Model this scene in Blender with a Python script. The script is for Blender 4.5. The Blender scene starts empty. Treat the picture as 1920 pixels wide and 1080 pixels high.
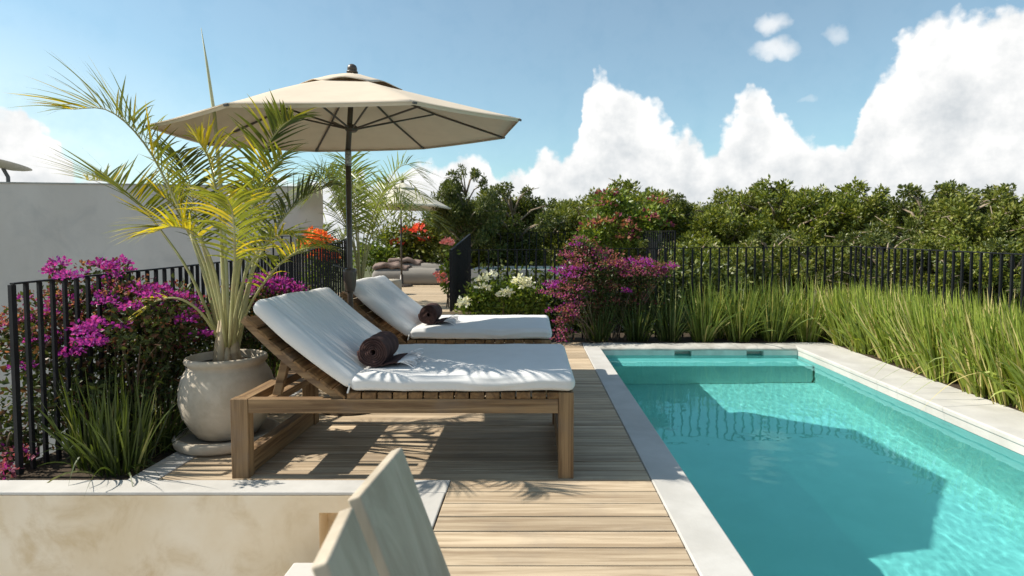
import bpy, bmesh, math, random
import numpy as np
from mathutils import Vector, Matrix, noise
random.seed(7); RNG = np.random.default_rng(7)
S = bpy.context.scene; COL = S.collection
R = math.radians; PI = math.pi

# ------------------------------------------------------------------ camera
LENS = 20.44; PITCH = R(2.7); SHX, SHY = -0.0208, -0.0118; EYE = Vector((0, 0, 1.4))
cam = bpy.data.cameras.new('camera'); cam_o = bpy.data.objects.new('camera', cam); COL.objects.link(cam_o)
cam_o.location = EYE; cam_o.rotation_euler = (R(90) - PITCH, 0, 0)
cam.lens = LENS; cam.sensor_width = 36; cam.shift_x = SHX; cam.shift_y = SHY; cam.clip_start = .05; cam.clip_end = 3000
cam.dof.use_dof = True; cam.dof.focus_distance = 4.6; cam.dof.aperture_fstop = 2.8
S.camera = cam_o

def ray(px, py):
    x = ((px - 960) / 1920 + SHX) * 36 / LENS; y = (-(py - 540) / 1920 + SHY) * 36 / LENS
    c, s = math.cos(PITCH), math.sin(PITCH)
    return Vector((x, c + y * s, -s + y * c))
def U(px, py, Y):                    # the point of the place at depth Y seen at a pixel of the photo
    r = ray(px, py); return EYE + r * (Y / r.y)
def G(px, py, z=0):                  # the same on the level z
    r = ray(px, py); return EYE + r * ((z - 1.4) / r.z)

# ------------------------------------------------------------------ sun, sky
SUN_EL, SUN_AZ = R(43), R(-89.3)     # the sun stands square to the left
SUN_DIR = Vector((math.sin(SUN_AZ) * math.cos(SUN_EL), math.cos(SUN_AZ) * math.cos(SUN_EL), math.sin(SUN_EL)))
sun = bpy.data.lights.new('sun', 'SUN'); sun.energy = 4.8; sun.angle = R(.5); sun.color = (1, .93, .82)
sun.cycles.is_caustics_light = True
sun_o = bpy.data.objects.new('sun', sun); COL.objects.link(sun_o)
sun_o.rotation_euler = (-SUN_DIR).to_track_quat('-Z', 'Y').to_euler()
S.view_settings.view_transform = 'Standard'; S.view_settings.look = 'None'
S.view_settings.exposure = 0.62; S.view_settings.gamma = 1
S.cycles.use_denoising = True; S.cycles.max_bounces = 8; S.cycles.transparent_max_bounces = 8
S.cycles.blur_glossy = .3; S.cycles.sample_clamp_indirect = 6

class NT:
    def __init__(s, tree): s.t = tree
    def n(s, kind, **kw):
        o = s.t.nodes.new(kind)
        for k, v in kw.items(): setattr(o, k, v)
        return o
    def l(s, a, b): s.t.links.new(a, b)
    def put(s, sock, v):
        if hasattr(v, 'is_output'): s.l(v, sock)
        elif v is not None: sock.default_value = v
    def m(s, op, a, b=None, c=None, clamp=False):
        o = s.n('ShaderNodeMath', operation=op, use_clamp=clamp)
        s.put(o.inputs[0], a); s.put(o.inputs[1], b); s.put(o.inputs[2], c)
        return o.outputs[0]
    def mix(s, f, a, b, blend='MIX'):
        o = s.n('ShaderNodeMix', data_type='RGBA', blend_type=blend)
        s.put(o.inputs[0], f)
        for q, v in ((6, a), (7, b)):
            s.put(o.inputs[q], v if hasattr(v, 'is_output') else (*v, 1))
        return o.outputs[2]
    def noise(s, vec, scale, detail=4, rough=.55, dist=0):
        o = s.n('ShaderNodeTexNoise'); s.put(o.inputs['Vector'], vec)
        o.inputs['Scale'].default_value = scale; o.inputs['Detail'].default_value = detail
        o.inputs['Roughness'].default_value = rough; o.inputs['Distortion'].default_value = dist
        return o.outputs[0]
    def ss(s, v, a, b):
        o = s.n('ShaderNodeMapRange', interpolation_type='SMOOTHSTEP')
        s.put(o.inputs[0], v); s.put(o.inputs[1], a); s.put(o.inputs[2], b)
        return o.outputs[0]
    def xyz(s, x, y, z=0.):
        o = s.n('ShaderNodeCombineXYZ'); s.put(o.inputs[0], x); s.put(o.inputs[1], y); s.put(o.inputs[2], z); return o.outputs[0]

def make_world():
    w = bpy.data.worlds.new('World'); S.world = w; w.use_nodes = True
    t = w.node_tree; t.nodes.clear(); q = NT(t)
    sky = q.n('ShaderNodeTexSky', sky_type='NISHITA', sun_disc=False)
    sky.sun_elevation = SUN_EL; sky.sun_rotation = SUN_AZ; sky.air_density = 1.0; sky.dust_density = .6; sky.ozone_density = 1.6
    tint = q.mix(1., sky.outputs[0], (.95, 1.17, 1.06), 'MULTIPLY')
    bg = q.n('ShaderNodeBackground'); q.l(tint, bg.inputs[0]); bg.inputs[1].default_value = .095
    tc = q.n('ShaderNodeTexCoord'); sp = q.n('ShaderNodeSeparateXYZ'); q.l(tc.outputs['Generated'], sp.inputs[0])
    x, y, z = sp.outputs
    az = q.m('ARCTAN2', x, y); el = q.m('ARCSINE', z)
    p = q.xyz(az, el)
    # billows: inverted smooth cells at three sizes
    def cells(scale, off):
        v = q.n('ShaderNodeTexVoronoi', feature='SMOOTH_F1', voronoi_dimensions='2D')
        q.l(q.n('ShaderNodeVectorMath', operation='ADD').outputs[0], v.inputs['Vector'])
        a = v.inputs['Vector'].links[0].from_node; q.l(p, a.inputs[0]); a.inputs[1].default_value = (off, off * .7, 0)
        v.inputs['Scale'].default_value = scale; v.inputs['Smoothness'].default_value = .35
        return q.m('SUBTRACT', .55, v.outputs['Distance'])
    warp = q.noise(p, 9, 5, .6)
    bil = q.m('ADD', q.m('ADD', q.m('MULTIPLY', cells(14, 1.3), .040), q.m('MULTIPLY', cells(34, 3.1), .021)), q.m('ADD', q.m('MULTIPLY', cells(80, 5.7), .010), q.m('MULTIPLY', q.m('SUBTRACT', q.noise(p, 60, 5, .65), .5), .022)))
    azw = q.m('ADD', az, q.m('MULTIPLY', q.m('SUBTRACT', warp, .5), .07))
    # silhouette of the cloud bank: azimuth -> elevation of its top
    prof = [(-1500, 330), (-700, 300), (-300, 180), (0, 150), (60, 160), (100, 215), (160, 310), (240, 335), (400, 335), (600, 330), (700, 330), (760, 320), (800, 290), (860, 275), (915, 290), (932, 330), (980, 300), (1000, 310),
            (1030, 265), (1062, 285), (1088, 225), (1100, 150), (1125, 130), (1150, 150), (1180, 172), (1220, 195), (1255, 220), (1268, 265), (1300, 230), (1320, 270), (1340, 235), (1375, 205), (1400, 165),
            (1420, 162), (1440, 190), (1470, 225), (1500, 262), (1530, 255), (1580, 268), (1602, 215), (1618, 150), (1665, 105), (1690, 60), (1740, 35), (1800, 25), (1850, 10), (1950, -30), (2200, -60), (2600, 60), (4000, 200), (6000, 300)]
    fc = q.n('ShaderNodeFloatCurve'); cu = fc.mapping.curves[0]
    A0, A1 = -1.6, 1.6
    pts = []
    for px, py in prof:
        a = math.atan((px - 1000) / 1090); e = math.atan((466 - py) / 1090 * math.cos(a))
        pts.append(((a - A0) / (A1 - A0), e / .7 + .1))
    pts = [(0, .25)] + pts + [(1, .2)]
    while len(cu.points) < len(pts): cu.points.new(.5, .5)
    for c, (a, e) in zip(cu.points, pts): c.location = (a, e); c.handle_type = 'VECTOR'
    fc.mapping.update()
    q.put(fc.inputs['Value'], q.m('DIVIDE', q.m('SUBTRACT', azw, A0), A1 - A0))
    H = q.m('MULTIPLY', q.m('SUBTRACT', fc.outputs[0], .1), .7)
    d = q.m('SUBTRACT', q.m('SUBTRACT', q.m('ADD', H, bil), .010), el)
    soft = q.noise(p, 4, 3)
    dens = q.m('MULTIPLY', q.ss(d, -.002, q.m('ADD', .005, q.m('MULTIPLY', soft, .032))), q.ss(q.noise(q.xyz(az, q.m('MULTIPLY', el, 2.)), 3.2, 4), .18, .38))
    dens = q.m('MAXIMUM', dens, q.m('MULTIPLY', q.ss(d, -.01, .03), q.ss(d, .03, .09)))
    # small loose puffs
    def puff(px, py, rx, ry, k):
        a = math.atan((px - 1000) / 1090); e = math.atan((466 - py) / 1090 * math.cos(a))
        u = q.m('DIVIDE', q.m('SUBTRACT', azw, a), rx / 1090 * .8); v = q.m('DIVIDE', q.m('SUBTRACT', q.m('ADD', el, q.m('MULTIPLY', bil, .5)), e), ry / 1090 * .9)
        r2 = q.m('ADD', q.m('MULTIPLY', u, u), q.m('MULTIPLY', v, v))
        g = q.m('SUBTRACT', q.m('SUBTRACT', 1.25, r2), q.m('MULTIPLY', q.noise(p, 22, 5, .6), .9))
        return q.m('MULTIPLY', q.ss(g, 0, 1.0), k)
    for a in ((1447, 40, 62, 30, .75), (1440, 92, 75, 26, .75), (1556, 70, 45, 22, .5), (1508, 180, 34, 14, .35)):
        dens = q.m('MAXIMUM', dens, puff(*a))
    # cloud brightness: bright lobes on the sun side, greyer low and deep inside
    p2 = q.n('ShaderNodeVectorMath', operation='ADD'); q.l(p, p2.inputs[0]); p2.inputs[1].default_value = (-.035, .03, 0)
    n1 = q.noise(p, 15, 6, .6); n2 = q.noise(p2.outputs[0], 15, 6, .6)
    rel = q.m('SUBTRACT', n1, n2)
    lowg = q.ss(el, .0, .26)
    lit = q.m('ADD', q.m('ADD', q.m('MULTIPLY', rel, 1.6), q.m('MULTIPLY', bil, 7.)), q.m('ADD', q.m('MULTIPLY', lowg, .40), .20), clamp=True)
    edge = q.m('SUBTRACT', 1., q.ss(d, 0., .09))
    lit = q.m('ADD', lit, q.m('MULTIPLY', edge, .30), clamp=True)
    ccol = q.mix(lit, (.66, .70, .73), (1.10, 1.09, 1.07))
    cb = q.n('ShaderNodeBackground'); q.l(ccol, cb.inputs[0]); cb.inputs[1].default_value = .66
    # pale veil low over the left horizon
    veil = q.m('MULTIPLY', q.m('SUBTRACT', 1., q.ss(az, -1.0, -.15)), q.m('SUBTRACT', 1., q.ss(el, .02, .42)))
    veil = q.m('MAXIMUM', q.m('MULTIPLY', veil, .75), q.m('MULTIPLY', q.m('SUBTRACT', 1., q.ss(el, -.02, .16)), .55))
    dens = q.m('MULTIPLY', q.m('MAXIMUM', q.m('MAXIMUM', dens, veil), .10), q.ss(el, -.06, -.01))
    mx = q.n('ShaderNodeMixShader'); q.l(dens, mx.inputs[0]); q.l(bg.outputs[0], mx.inputs[1]); q.l(cb.outputs[0], mx.inputs[2])
    o = q.n('ShaderNodeOutputWorld'); q.l(mx.outputs[0], o.inputs[0])
    w.cycles.sampling_method = 'MANUAL'; w.cycles.sample_map_resolution = 1024
make_world()

# ------------------------------------------------------------------ materials
def base(name):
    m = bpy.data.materials.new(name); m.use_nodes = True; q = NT(m.node_tree)
    return m, q, m.node_tree.nodes['Principled BSDF']
def surf(name, c1, c2=None, scale=3, stretch=(1, 1, 1), rough=.7, bump=.0, bscale=40, island=0., spec=.3, detail=5, stain=None, metal=0., lo=.3, hi=.7):
    m, q, b = base(name)
    tc = q.n('ShaderNodeTexCoord'); mp = q.n('ShaderNodeMapping'); q.l(tc.outputs['Object'], mp.inputs[0]); mp.inputs['Scale'].default_value = stretch
    v = mp.outputs[0]
    gi = q.n('ShaderNodeNewGeometry').outputs['Random Per Island']
    if island:
        a = q.n('ShaderNodeVectorMath', operation='ADD'); q.l(v, a.inputs[0]); q.l(q.xyz(q.m('MULTIPLY', gi, 37.), q.m('MULTIPLY', gi, 91.), q.m('MULTIPLY', gi, 53.)), a.inputs[1]); v = a.outputs[0]
    f = q.ss(q.noise(v, scale, detail, .6, .3), lo, hi)
    col = q.mix(f, c1, c2 or c1)
    if stain:
        sc, colr, amt = stain
        col = q.mix(q.m('MULTIPLY', q.ss(q.noise(tc.outputs['Object'], sc, 6, .65, .6), .45, .75), amt), col, colr)
    if island:
        col = q.mix(1., col, q.mix(gi, (1 - island,) * 3, (1 + island,) * 3), 'MULTIPLY')
    q.l(col, b.inputs['Base Color']); b.inputs['Roughness'].default_value = rough; b.inputs['Specular IOR Level'].default_value = spec; b.inputs['Metallic'].default_value = metal
    if bump:
        bn = q.n('ShaderNodeBump'); bn.inputs['Strength'].default_value = bump; bn.inputs['Distance'].default_value = .01
        q.l(q.noise(v, bscale, 4, .6), bn.inputs['Height']); q.l(bn.outputs[0], b.inputs['Normal'])
    return m
def wood(name, axis, dark, light, rough=.65, island=.12, fine=1.):
    st = [26 * fine, 26 * fine, 26 * fine]; st[axis] = 1.1 * fine
    m, q, b = base(name)
    tc = q.n('ShaderNodeTexCoord'); gi = q.n('ShaderNodeNewGeometry').outputs['Random Per Island']
    mp = q.n('ShaderNodeMapping'); mp.inputs['Scale'].default_value = st
    a = q.n('ShaderNodeVectorMath', operation='ADD'); q.l(tc.outputs['Object'], a.inputs[0]); q.l(q.xyz(q.m('MULTIPLY', gi, 17.), q.m('MULTIPLY', gi, 9.), q.m('MULTIPLY', gi, 5.)), a.inputs[1])
    q.l(a.outputs[0], mp.inputs[0]); v = mp.outputs[0]
    g = q.noise(v, 1.0, 6, .62, .7); g2 = q.noise(v, 4.5, 3, .6)
    f = q.m('ADD', q.m('MULTIPLY', q.ss(g, .3, .7), .75), q.m('MULTIPLY', g2, .25))
    col = q.mix(f, dark, light)
    col = q.mix(q.m('MULTIPLY', q.ss(q.noise(a.outputs[0], 3.5, 4), .5, .75), .35), col, tuple(.6 * d + .1 for d in dark))
    col = q.mix(1., col, q.mix(gi, (1 - island,) * 3, (1 + island,) * 3), 'MULTIPLY')
    q.l(col, b.inputs['Base Color']); b.inputs['Roughness'].default_value = rough; b.inputs['Specular IOR Level'].default_value = .25
    bn = q.n('ShaderNodeBump'); bn.inputs['Strength'].default_value = .5; bn.inputs['Distance'].default_value = .004
    q.l(f, bn.inputs['Height']); q.l(bn.outputs[0], b.inputs['Normal'])
    return m
def leaf(name, c1, c2, c3=None, p3=0., trans=.35, rough=.45, spec=.4):
    m, q, b = base(name)
    gi = q.n('ShaderNodeNewGeometry').outputs['Random Per Island']
    col = q.mix(gi, c1, c2)
    if c3: col = q.mix(q.m('LESS_THAN', q.m('FRACT', q.m('MULTIPLY', gi, 7.31)), p3), col, c3)
    q.l(col, b.inputs['Base Color']); b.inputs['Roughness'].default_value = rough; b.inputs['Specular IOR Level'].default_value = spec
    tr = q.n('ShaderNodeBsdfTranslucent'); q.l(q.mix(1., col, (1.25, 1.2, .6), 'MULTIPLY'), tr.inputs[0])
    mx = q.n('ShaderNodeMixShader'); mx.inputs[0].default_value = trans
    out = m.node_tree.nodes['Material Output']
    q.l(b.outputs[0], mx.inputs[1]); q.l(tr.outputs[0], mx.inputs[2]); q.l(mx.outputs[0], out.inputs[0])
    return m
def fabric(name, c, wr=0., rough=.9, trans=0., c2=None, sc=(1, 1, 1)):
    m, q, b = base(name)
    tc = q.n('ShaderNodeTexCoord'); mp = q.n('ShaderNodeMapping'); q.l(tc.outputs['Object'], mp.inputs[0]); mp.inputs['Scale'].default_value = sc
    wv = q.noise(mp.outputs[0], 220, 2, .6); big = q.noise(mp.outputs[0], 6, 4, .55, .4)
    col = q.mix(q.ss(big, .3, .75), c, c2 or tuple(v * .94 for v in c))
    q.l(col, b.inputs['Base Color']); b.inputs['Roughness'].default_value = rough; b.inputs['Specular IOR Level'].default_value = .1
    bn = q.n('ShaderNodeBump'); bn.inputs['Strength'].default_value = .25; bn.inputs['Distance'].default_value = .003
    q.l(q.m('ADD', wv, q.m('MULTIPLY', big, wr)), bn.inputs['Height']); q.l(bn.outputs[0], b.inputs['Normal'])
    if trans:
        tr = q.n('ShaderNodeBsdfTranslucent'); q.l(col, tr.inputs[0]); mx = q.n('ShaderNodeMixShader'); mx.inputs[0].default_value = trans
        q.l(b.outputs[0], mx.inputs[1]); q.l(tr.outputs[0], mx.inputs[2]); q.l(mx.outputs[0], m.node_tree.nodes['Material Output'].inputs[0])
    return m

M = {}
M['deck'] = wood('deck wood', 0, (.26, .185, .115), (.60, .485, .34), .7, .19)
M['joint'] = surf('dark subdeck', (.004, .003, .003))
WD, WL = (.075, .038, .017), (.33, .215, .11)
for ax, k in enumerate('xyz'): M['teak_' + k] = wood('teak ' + k, ax, WD, WL, .6, .15)
M['slat'] = wood('slat wood', 1, (.07, .034, .013), (.27, .155, .065), .6, .2)
M['grey_wood'] = wood('weathered chair wood', 2, (.34, .285, .21), (.52, .45, .35), .6, .05, .35)
M['concrete'] = surf('pale polished cement', (.42, .405, .375), (.52, .505, .475), 2.2, rough=.75, bump=.12, bscale=30, stain=(3., (.50, .47, .42), .25))
M['backcement'] = surf('weathered cement', (.36, .345, .31), (.52, .505, .46), 3.5, rough=.8, bump=.2, bscale=30, stain=(6., (.28, .26, .22), .6))
M['tan'] = surf('tan stucco', (.70, .565, .39), (.78, .67, .52), 1.6, rough=.85, bump=.15, bscale=25, stain=(3.1, (.52, .37, .19), .65))
M['stucco'] = surf('white stucco', (.66, .59, .53), (.73, .66, .60), 1.2, (1, 1, .4), rough=.9, bump=.1, bscale=20, stain=(2.2, (.52, .48, .45), .5))
M['roof'] = surf('grey roof screed', (.13, .125, .12), (.18, .17, .16), 3, rough=.9)
M['pool'] = surf('pool plaster', (.66, .73, .68), (.74, .79, .74), 2., rough=.8)
M['poolwall'] = surf('waterline cement', (.50, .54, .50), (.64, .68, .63), 3., rough=.8, stain=(5., (.36, .38, .34), .4))
M['pot'] = surf('pot plaster', (.42, .365, .285), (.54, .48, .39), 5, rough=.85, bump=.35, bscale=22, stain=(7, (.36, .31, .24), .5))
M['soil'] = surf('soil', (.03, .02, .012), (.07, .05, .03), 30, rough=1, bump=.6, bscale=60)
M['black'] = surf('black painted iron', (.006, .0065, .008), (.011, .0115, .014), 8, rough=.6, spec=.25)
M['bronze'] = surf('bronze pole', (.055, .042, .032), (.075, .058, .045), 8, rough=.4, spec=.5)
M['collar'] = surf('printed collar', (.5, .5, .48), (.12, .12, .12), 60, rough=.5)
M['canvas'] = fabric('sand canvas', (.71, .61, .485), .3, trans=.16)
M['cream'] = fabric('cream canvas', (.74, .69, .58), .3, trans=.2)
M['white'] = fabric('white cotton', (.64, .635, .625), 4., c2=(.61, .605, .595))
M['towel'] = fabric('brown towel', (.042, .024, .023), 3., c2=(.095, .055, .048), sc=(1, 4, 1))
M['fringe'] = fabric('white fringe', (.75, .74, .74))
M['daybed'] = fabric('grey daybed cloth', (.25, .235, .215), 2.)
M['blanket'] = fabric('mauve blanket', (.16, .115, .10), 2., c2=(.27, .21, .185))
M['dish'] = surf('dish metal', (.42, .40, .36), (.47, .45, .41), 5, rough=.5)
M['darkmetal'] = surf('dark bracket', (.1, .1, .1), rough=.5)
M['bark'] = surf('bark', (.16, .12, .08), (.34, .28, .21), 6, (1, 1, .3), rough=.9, bump=.5, bscale=14)
M['palmstem'] = surf('palm stem', (.26, .265, .10), (.40, .385, .19), 5, (1, 1, .3), rough=.55, stain=(8, (.25, .17, .10), .6))
M['sheath'] = surf('palm sheath', (.34, .27, .17), (.50, .43, .30), 5, (1, 1, .25), rough=.8, stain=(9, (.10, .06, .045), .7))
M['palm'] = leaf('palm leaflet', (.15, .185, .022), (.32, .33, .04), (.55, .43, .03), .16, .35, .38)
M['palmdark'] = leaf('dark palm leaflet', (.06, .085, .018), (.13, .15, .025), (.30, .27, .03), .06, .3, .38)
M['palmgold'] = leaf('golden palm leaflet', (.42, .38, .025), (.62, .50, .03), (.25, .27, .03), .2, .4, .38)
M['palmfar'] = leaf('far palm leaflet', (.12, .16, .03), (.26, .30, .05), None, 0, .35, .4)
M['spear'] = surf('spear leaf', (.36, .38, .22), (.46, .46, .30), 8, rough=.5)
M['tree1'] = leaf('tree leaf', (.068, .098, .014), (.195, .22, .036), (.30, .30, .08), .14, .3, .42, .45)
M['tree2'] = leaf('yellowish tree leaf', (.095, .135, .017), (.27, .29, .042), (.06, .09, .016), .22, .3, .42, .45)
M['tree3'] = leaf('dark tree leaf', (.04, .064, .013), (.13, .155, .03), (.22, .235, .07), .12, .3, .40, .5)
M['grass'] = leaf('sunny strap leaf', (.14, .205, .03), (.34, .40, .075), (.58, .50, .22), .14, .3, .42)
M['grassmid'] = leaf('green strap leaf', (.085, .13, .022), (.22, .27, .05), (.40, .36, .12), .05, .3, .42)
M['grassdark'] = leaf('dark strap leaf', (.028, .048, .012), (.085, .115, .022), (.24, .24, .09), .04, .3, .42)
M['bougleaf'] = leaf('bougainvillea leaf', (.030, .048, .012), (.085, .11, .025), (.12, .06, .03), .2, .3, .5)
M['bract'] = leaf('magenta bract', (.25, .018, .29), (.46, .06, .48), (.28, .03, .20), .18, .45, .6, .2)
M['bractpink'] = leaf('dusty pink bract', (.26, .055, .11), (.42, .15, .21), (.36, .035, .32), .22, .4, .6, .2)
M['bractold'] = leaf('faded bract', (.26, .08, .06), (.40, .20, .13), (.22, .04, .10), .3, .4, .6, .2)
M['shrub'] = leaf('bright shrub leaf', (.08, .14, .018), (.22, .28, .04), None, 0, .35, .42)
M['whitefl'] = leaf('white petal', (.75, .74, .62), (.82, .82, .74), None, 0, .3, .6, .2)
M['pinkfl'] = leaf('coral petal', (.85, .22, .22), (.88, .40, .38), None, 0, .3, .6, .2)
M['redfl'] = leaf('red petal', (.75, .07, .05), (.85, .16, .10), None, 0, .3, .6, .2)
M['orangefl'] = leaf('orange petal', (.85, .16, .05), (.90, .30, .10), None, 0, .3, .6, .2)
M['ground'] = surf('far ground', (.05, .06, .02), (.10, .10, .04), .6, rough=1)
M['twig'] = surf('twig', (.10, .07, .05), (.2, .15, .1), 10, rough=.9)

def water_mat(name, tint, ior=1.33):
    m = bpy.data.materials.new(name); m.use_nodes = True; t = m.node_tree; t.nodes.clear(); q = NT(t)
    mx = q.n('ShaderNodeBsdfGlass'); mx.inputs['Color'].default_value = (*tint, 1); mx.inputs['Roughness'].default_value = 0; mx.inputs['IOR'].default_value = ior
    o = q.n('ShaderNodeOutputMaterial'); q.l(mx.outputs[0], o.inputs[0])
    return m
M['water'] = water_mat('pool water', (.46, .86, .88))

# ------------------------------------------------------------------ mesh helpers
class MB:
    def __init__(s): s.v = []; s.f = []; s.n = 0
    def add(s, v, f):
        v = np.asarray(v, dtype=float).reshape(-1, 3); o = s.n
        s.v.append(v); s.f += [tuple(i + o for i in q) for q in f]; s.n += len(v); return s
    def box(s, a, b, bev=.0, M4=None):
        a, b = np.minimum(a, b), np.maximum(a, b)
        if bev <= 0:
            v = [(x, y, z) for z in (a[2], b[2]) for y in (a[1], b[1]) for x in (a[0], b[0])]
            f = [(0, 2, 3, 1), (4, 5, 7, 6), (0, 1, 5, 4), (2, 6, 7, 3), (0, 4, 6, 2), (1, 3, 7, 5)]
        else:
            bm = bmesh.new(); bmesh.ops.create_cube(bm, size=1)
            for w in bm.verts: w.co = Vector([(a[i] + b[i]) / 2 + w.co[i] * (b[i] - a[i]) for i in range(3)])
            bmesh.ops.bevel(bm, geom=bm.edges[:], offset=bev, segments=2, affect='EDGES', profile=.5)
            bm.verts.index_update(); v = [w.co[:] for w in bm.verts]; f = [[w.index for w in q.verts] for q in bm.faces]; bm.free()
        if M4 is not None: v = [(M4 @ Vector(w))[:] for w in v]
        return s.add(v, f)
    def beam(s, p, q, w, h, bev=.004, up=(0, 0, 1)):     # a squared bar from p to q
        p, q = Vector(p), Vector(q); d = q - p; L = d.length; d.normalize(); u = Vector(up); x = d.cross(u).normalized(); u = x.cross(d)
        m = Matrix((x, d, u)).transposed().to_4x4(); m.translation = (p + q) / 2
        return s.box((-w / 2, -L / 2, -h / 2), (w / 2, L / 2, h / 2), bev, m)
    def tube(s, pts, rad, n=8, cap=True):
        pts = [Vector(p) for p in pts]; rad = [rad] * len(pts) if not hasattr(rad, '__len__') else rad
        v = []; f = []; ref = Vector((.31, .77, .55))
        for i, p in enumerate(pts):
            t = (pts[min(i + 1, len(pts) - 1)] - pts[max(i - 1, 0)]).normalized()
            a = t.cross(ref).normalized(); b = t.cross(a)
            for k in range(n):
                g = 2 * PI * k / n; v.append((p + (a * math.cos(g) + b * math.sin(g)) * rad[i])[:])
        for i in range(len(pts) - 1):
            for k in range(n):
                k2 = (k + 1) % n; f.append((i * n + k, i * n + k2, (i + 1) * n + k2, (i + 1) * n + k))
        if cap: f.append(tuple(range(n))[::-1]); f.append(tuple((len(pts) - 1) * n + k for k in range(n)))
        return s.add(v, f)
    def lathe(s, prof, n=40, c=(0, 0, 0), wob=0.):
        v = []; f = []
        for i, (r, z) in enumerate(prof):
            for k in range(n):
                g = 2 * PI * k / n; rr = r * (1 + wob * noise.noise((math.cos(g) * 1.5, math.sin(g) * 1.5, z * 4)))
                v.append((c[0] + rr * math.cos(g), c[1] + rr * math.sin(g), c[2] + z))
        for i in range(len(prof) - 1):
            for k in range(n):
                k2 = (k + 1) % n; f.append((i * n + k, i * n + k2, (i + 1) * n + k2, (i + 1) * n + k))
        return s.add(v, f)
    def ribbons(s, B, D, L, W, droop, hint=None, K=4, prof=None):
        B = np.asarray(B, float); n = len(B); D = np.asarray(D, float); D = D / np.linalg.norm(D, axis=1)[:, None]
        L = np.broadcast_to(L, n)[:, None]; W = np.broadcast_to(W, n)[:, None]; droop = np.broadcast_to(droop, n)[:, None]
        if hint is None:
            hint = RNG.normal(size=(n, 3)); 
        t = np.linspace(0, 1, K + 1); out = np.zeros((n, K + 1, 2, 3)); g = np.array([0, 0, -1.])
        prof = prof or (lambda x: np.sin(np.pi * (.12 + .88 * x)) ** .7 if x < 1 else .02)
        for i, x in enumerate(t):
            p = B + L * (x * D + droop * x * x * g); tg = D + 2 * droop * x * g
            side = np.cross(tg, hint); side /= (np.linalg.norm(side, axis=1)[:, None] + 1e-9)
            w = W * .5 * max(prof(x), .03)
            out[:, i, 0] = p - side * w; out[:, i, 1] = p + side * w
        v = out.reshape(-1, 3); m = (K + 1) * 2
        q = np.array([(2 * i, 2 * i + 1, 2 * i + 3, 2 * i + 2) for i in range(K)])
        f = (np.arange(n)[:, None, None] * m + q[None]).reshape(-1, 4)
        s.v.append(v); s.f.append(('np', f + s.n)); s.n += len(v); return s
    def leaves(s, P, D, L, W, fold=.25):
        P = np.asarray(P, float); n = len(P); D = np.asarray(D, float); D = D / (np.linalg.norm(D, axis=1)[:, None] + 1e-9)
        L = np.broadcast_to(L, n)[:, None]; W = np.broadcast_to(W, n)[:, None]
        r = RNG.normal(size=(n, 3)); side = np.cross(D, r); side /= np.linalg.norm(side, axis=1)[:, None]; nm = np.cross(side, D)
        v = np.stack([P, P + .5 * L * D + .5 * W * side + fold * W * nm, P + L * D, P + .5 * L * D - .5 * W * side + fold * W * nm], 1).reshape(-1, 3)
        f = np.arange(n * 4).reshape(n, 4); s.v.append(v); s.f.append(('np', f + s.n)); s.n += len(v); return s
    def mesh(s, name, mat, smooth=False):
        me = bpy.data.meshes.new(name); V = np.concatenate(s.v) if s.v else np.zeros((0, 3))
        idx = []; cnt = []
        for q in s.f:
            if isinstance(q, tuple) and len(q) == 2 and isinstance(q[0], str): idx.append(q[1].reshape(-1)); cnt.append(np.full(len(q[1]), q[1].shape[1]))
            else: idx.append(np.array(q)); cnt.append(np.array([len(q)]))
        idx = np.concatenate(idx).astype(np.int32); cnt = np.concatenate(cnt).astype(np.int32)
        me.vertices.add(len(V)); me.vertices.foreach_set('co', V.astype(np.float32).ravel())
        me.loops.add(len(idx)); me.loops.foreach_set('vertex_index', idx)
        me.polygons.add(len(cnt)); st = np.concatenate([[0], np.cumsum(cnt)[:-1]]).astype(np.int32); me.polygons.foreach_set('loop_start', st); me.polygons.foreach_set('loop_total', cnt)
        me.polygons.foreach_set('use_smooth', np.full(len(cnt), bool(smooth)))
        me.update(calc_edges=True); me.validate()
        me.materials.append(M[mat] if isinstance(mat, str) else mat); return me
    def build(s, name, mat, parent=None, smooth=False, label=None):
        o = bpy.data.objects.new(name, s.mesh(name, mat, smooth)); COL.objects.link(o)
        if parent: o.parent = parent; o.location = -Vector(parent.get('_o', (0, 0, 0)))
        if label: o['label'] = label
        return o
# every mesh is written in place coordinates; a thing's Empty stands at its base, children are offset back
def thing(name, label, cat, loc=(0, 0, 0), group=None):
    o = bpy.data.objects.new(name, None); COL.objects.link(o); o.location = loc; o['_o'] = tuple(loc); o.empty_display_size = .1
    return tag(o, label, cat, group)
def tag(o, label, cat, group=None, kind=None):
    o['label'] = label; o['category'] = cat
    if group: o['group'] = group
    if kind: o['kind'] = kind
    return o
def struct(o): o['kind'] = 'structure'; return o
def sub(mb, name, mat, parent, smooth=False):             # sub-part of a part whose own mesh is in place coordinates
    o = mb.build(name, mat, None, smooth); o.parent = parent; return o
def dup(root, dx, label, scale=1., rz=0.):
    r = root.copy(); COL.objects.link(r); r.location = Vector(root.location) + Vector(dx); r.scale = (scale,) * 3; r.rotation_euler.z = rz; r['label'] = label
    for ch in root.children:
        c = ch.copy(); COL.objects.link(c); c.parent = r
        for g in ch.children:
            e = g.copy(); COL.objects.link(e); e.parent = c
    return r
def rnd_dir(n): d = RNG.normal(size=(n, 3)); return d / np.linalg.norm(d, axis=1)[:, None]

def slab(poly, z0, z1, mb):
    n = len(poly); v = [(x, y, z0) for x, y in poly] + [(x, y, z1) for x, y in poly]
    f = [tuple(range(n))[::-1], tuple(range(n, 2 * n))] + [(i, (i + 1) % n, n + (i + 1) % n, n + i) for i in range(n)]
    return mb.add(v, f)
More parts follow.
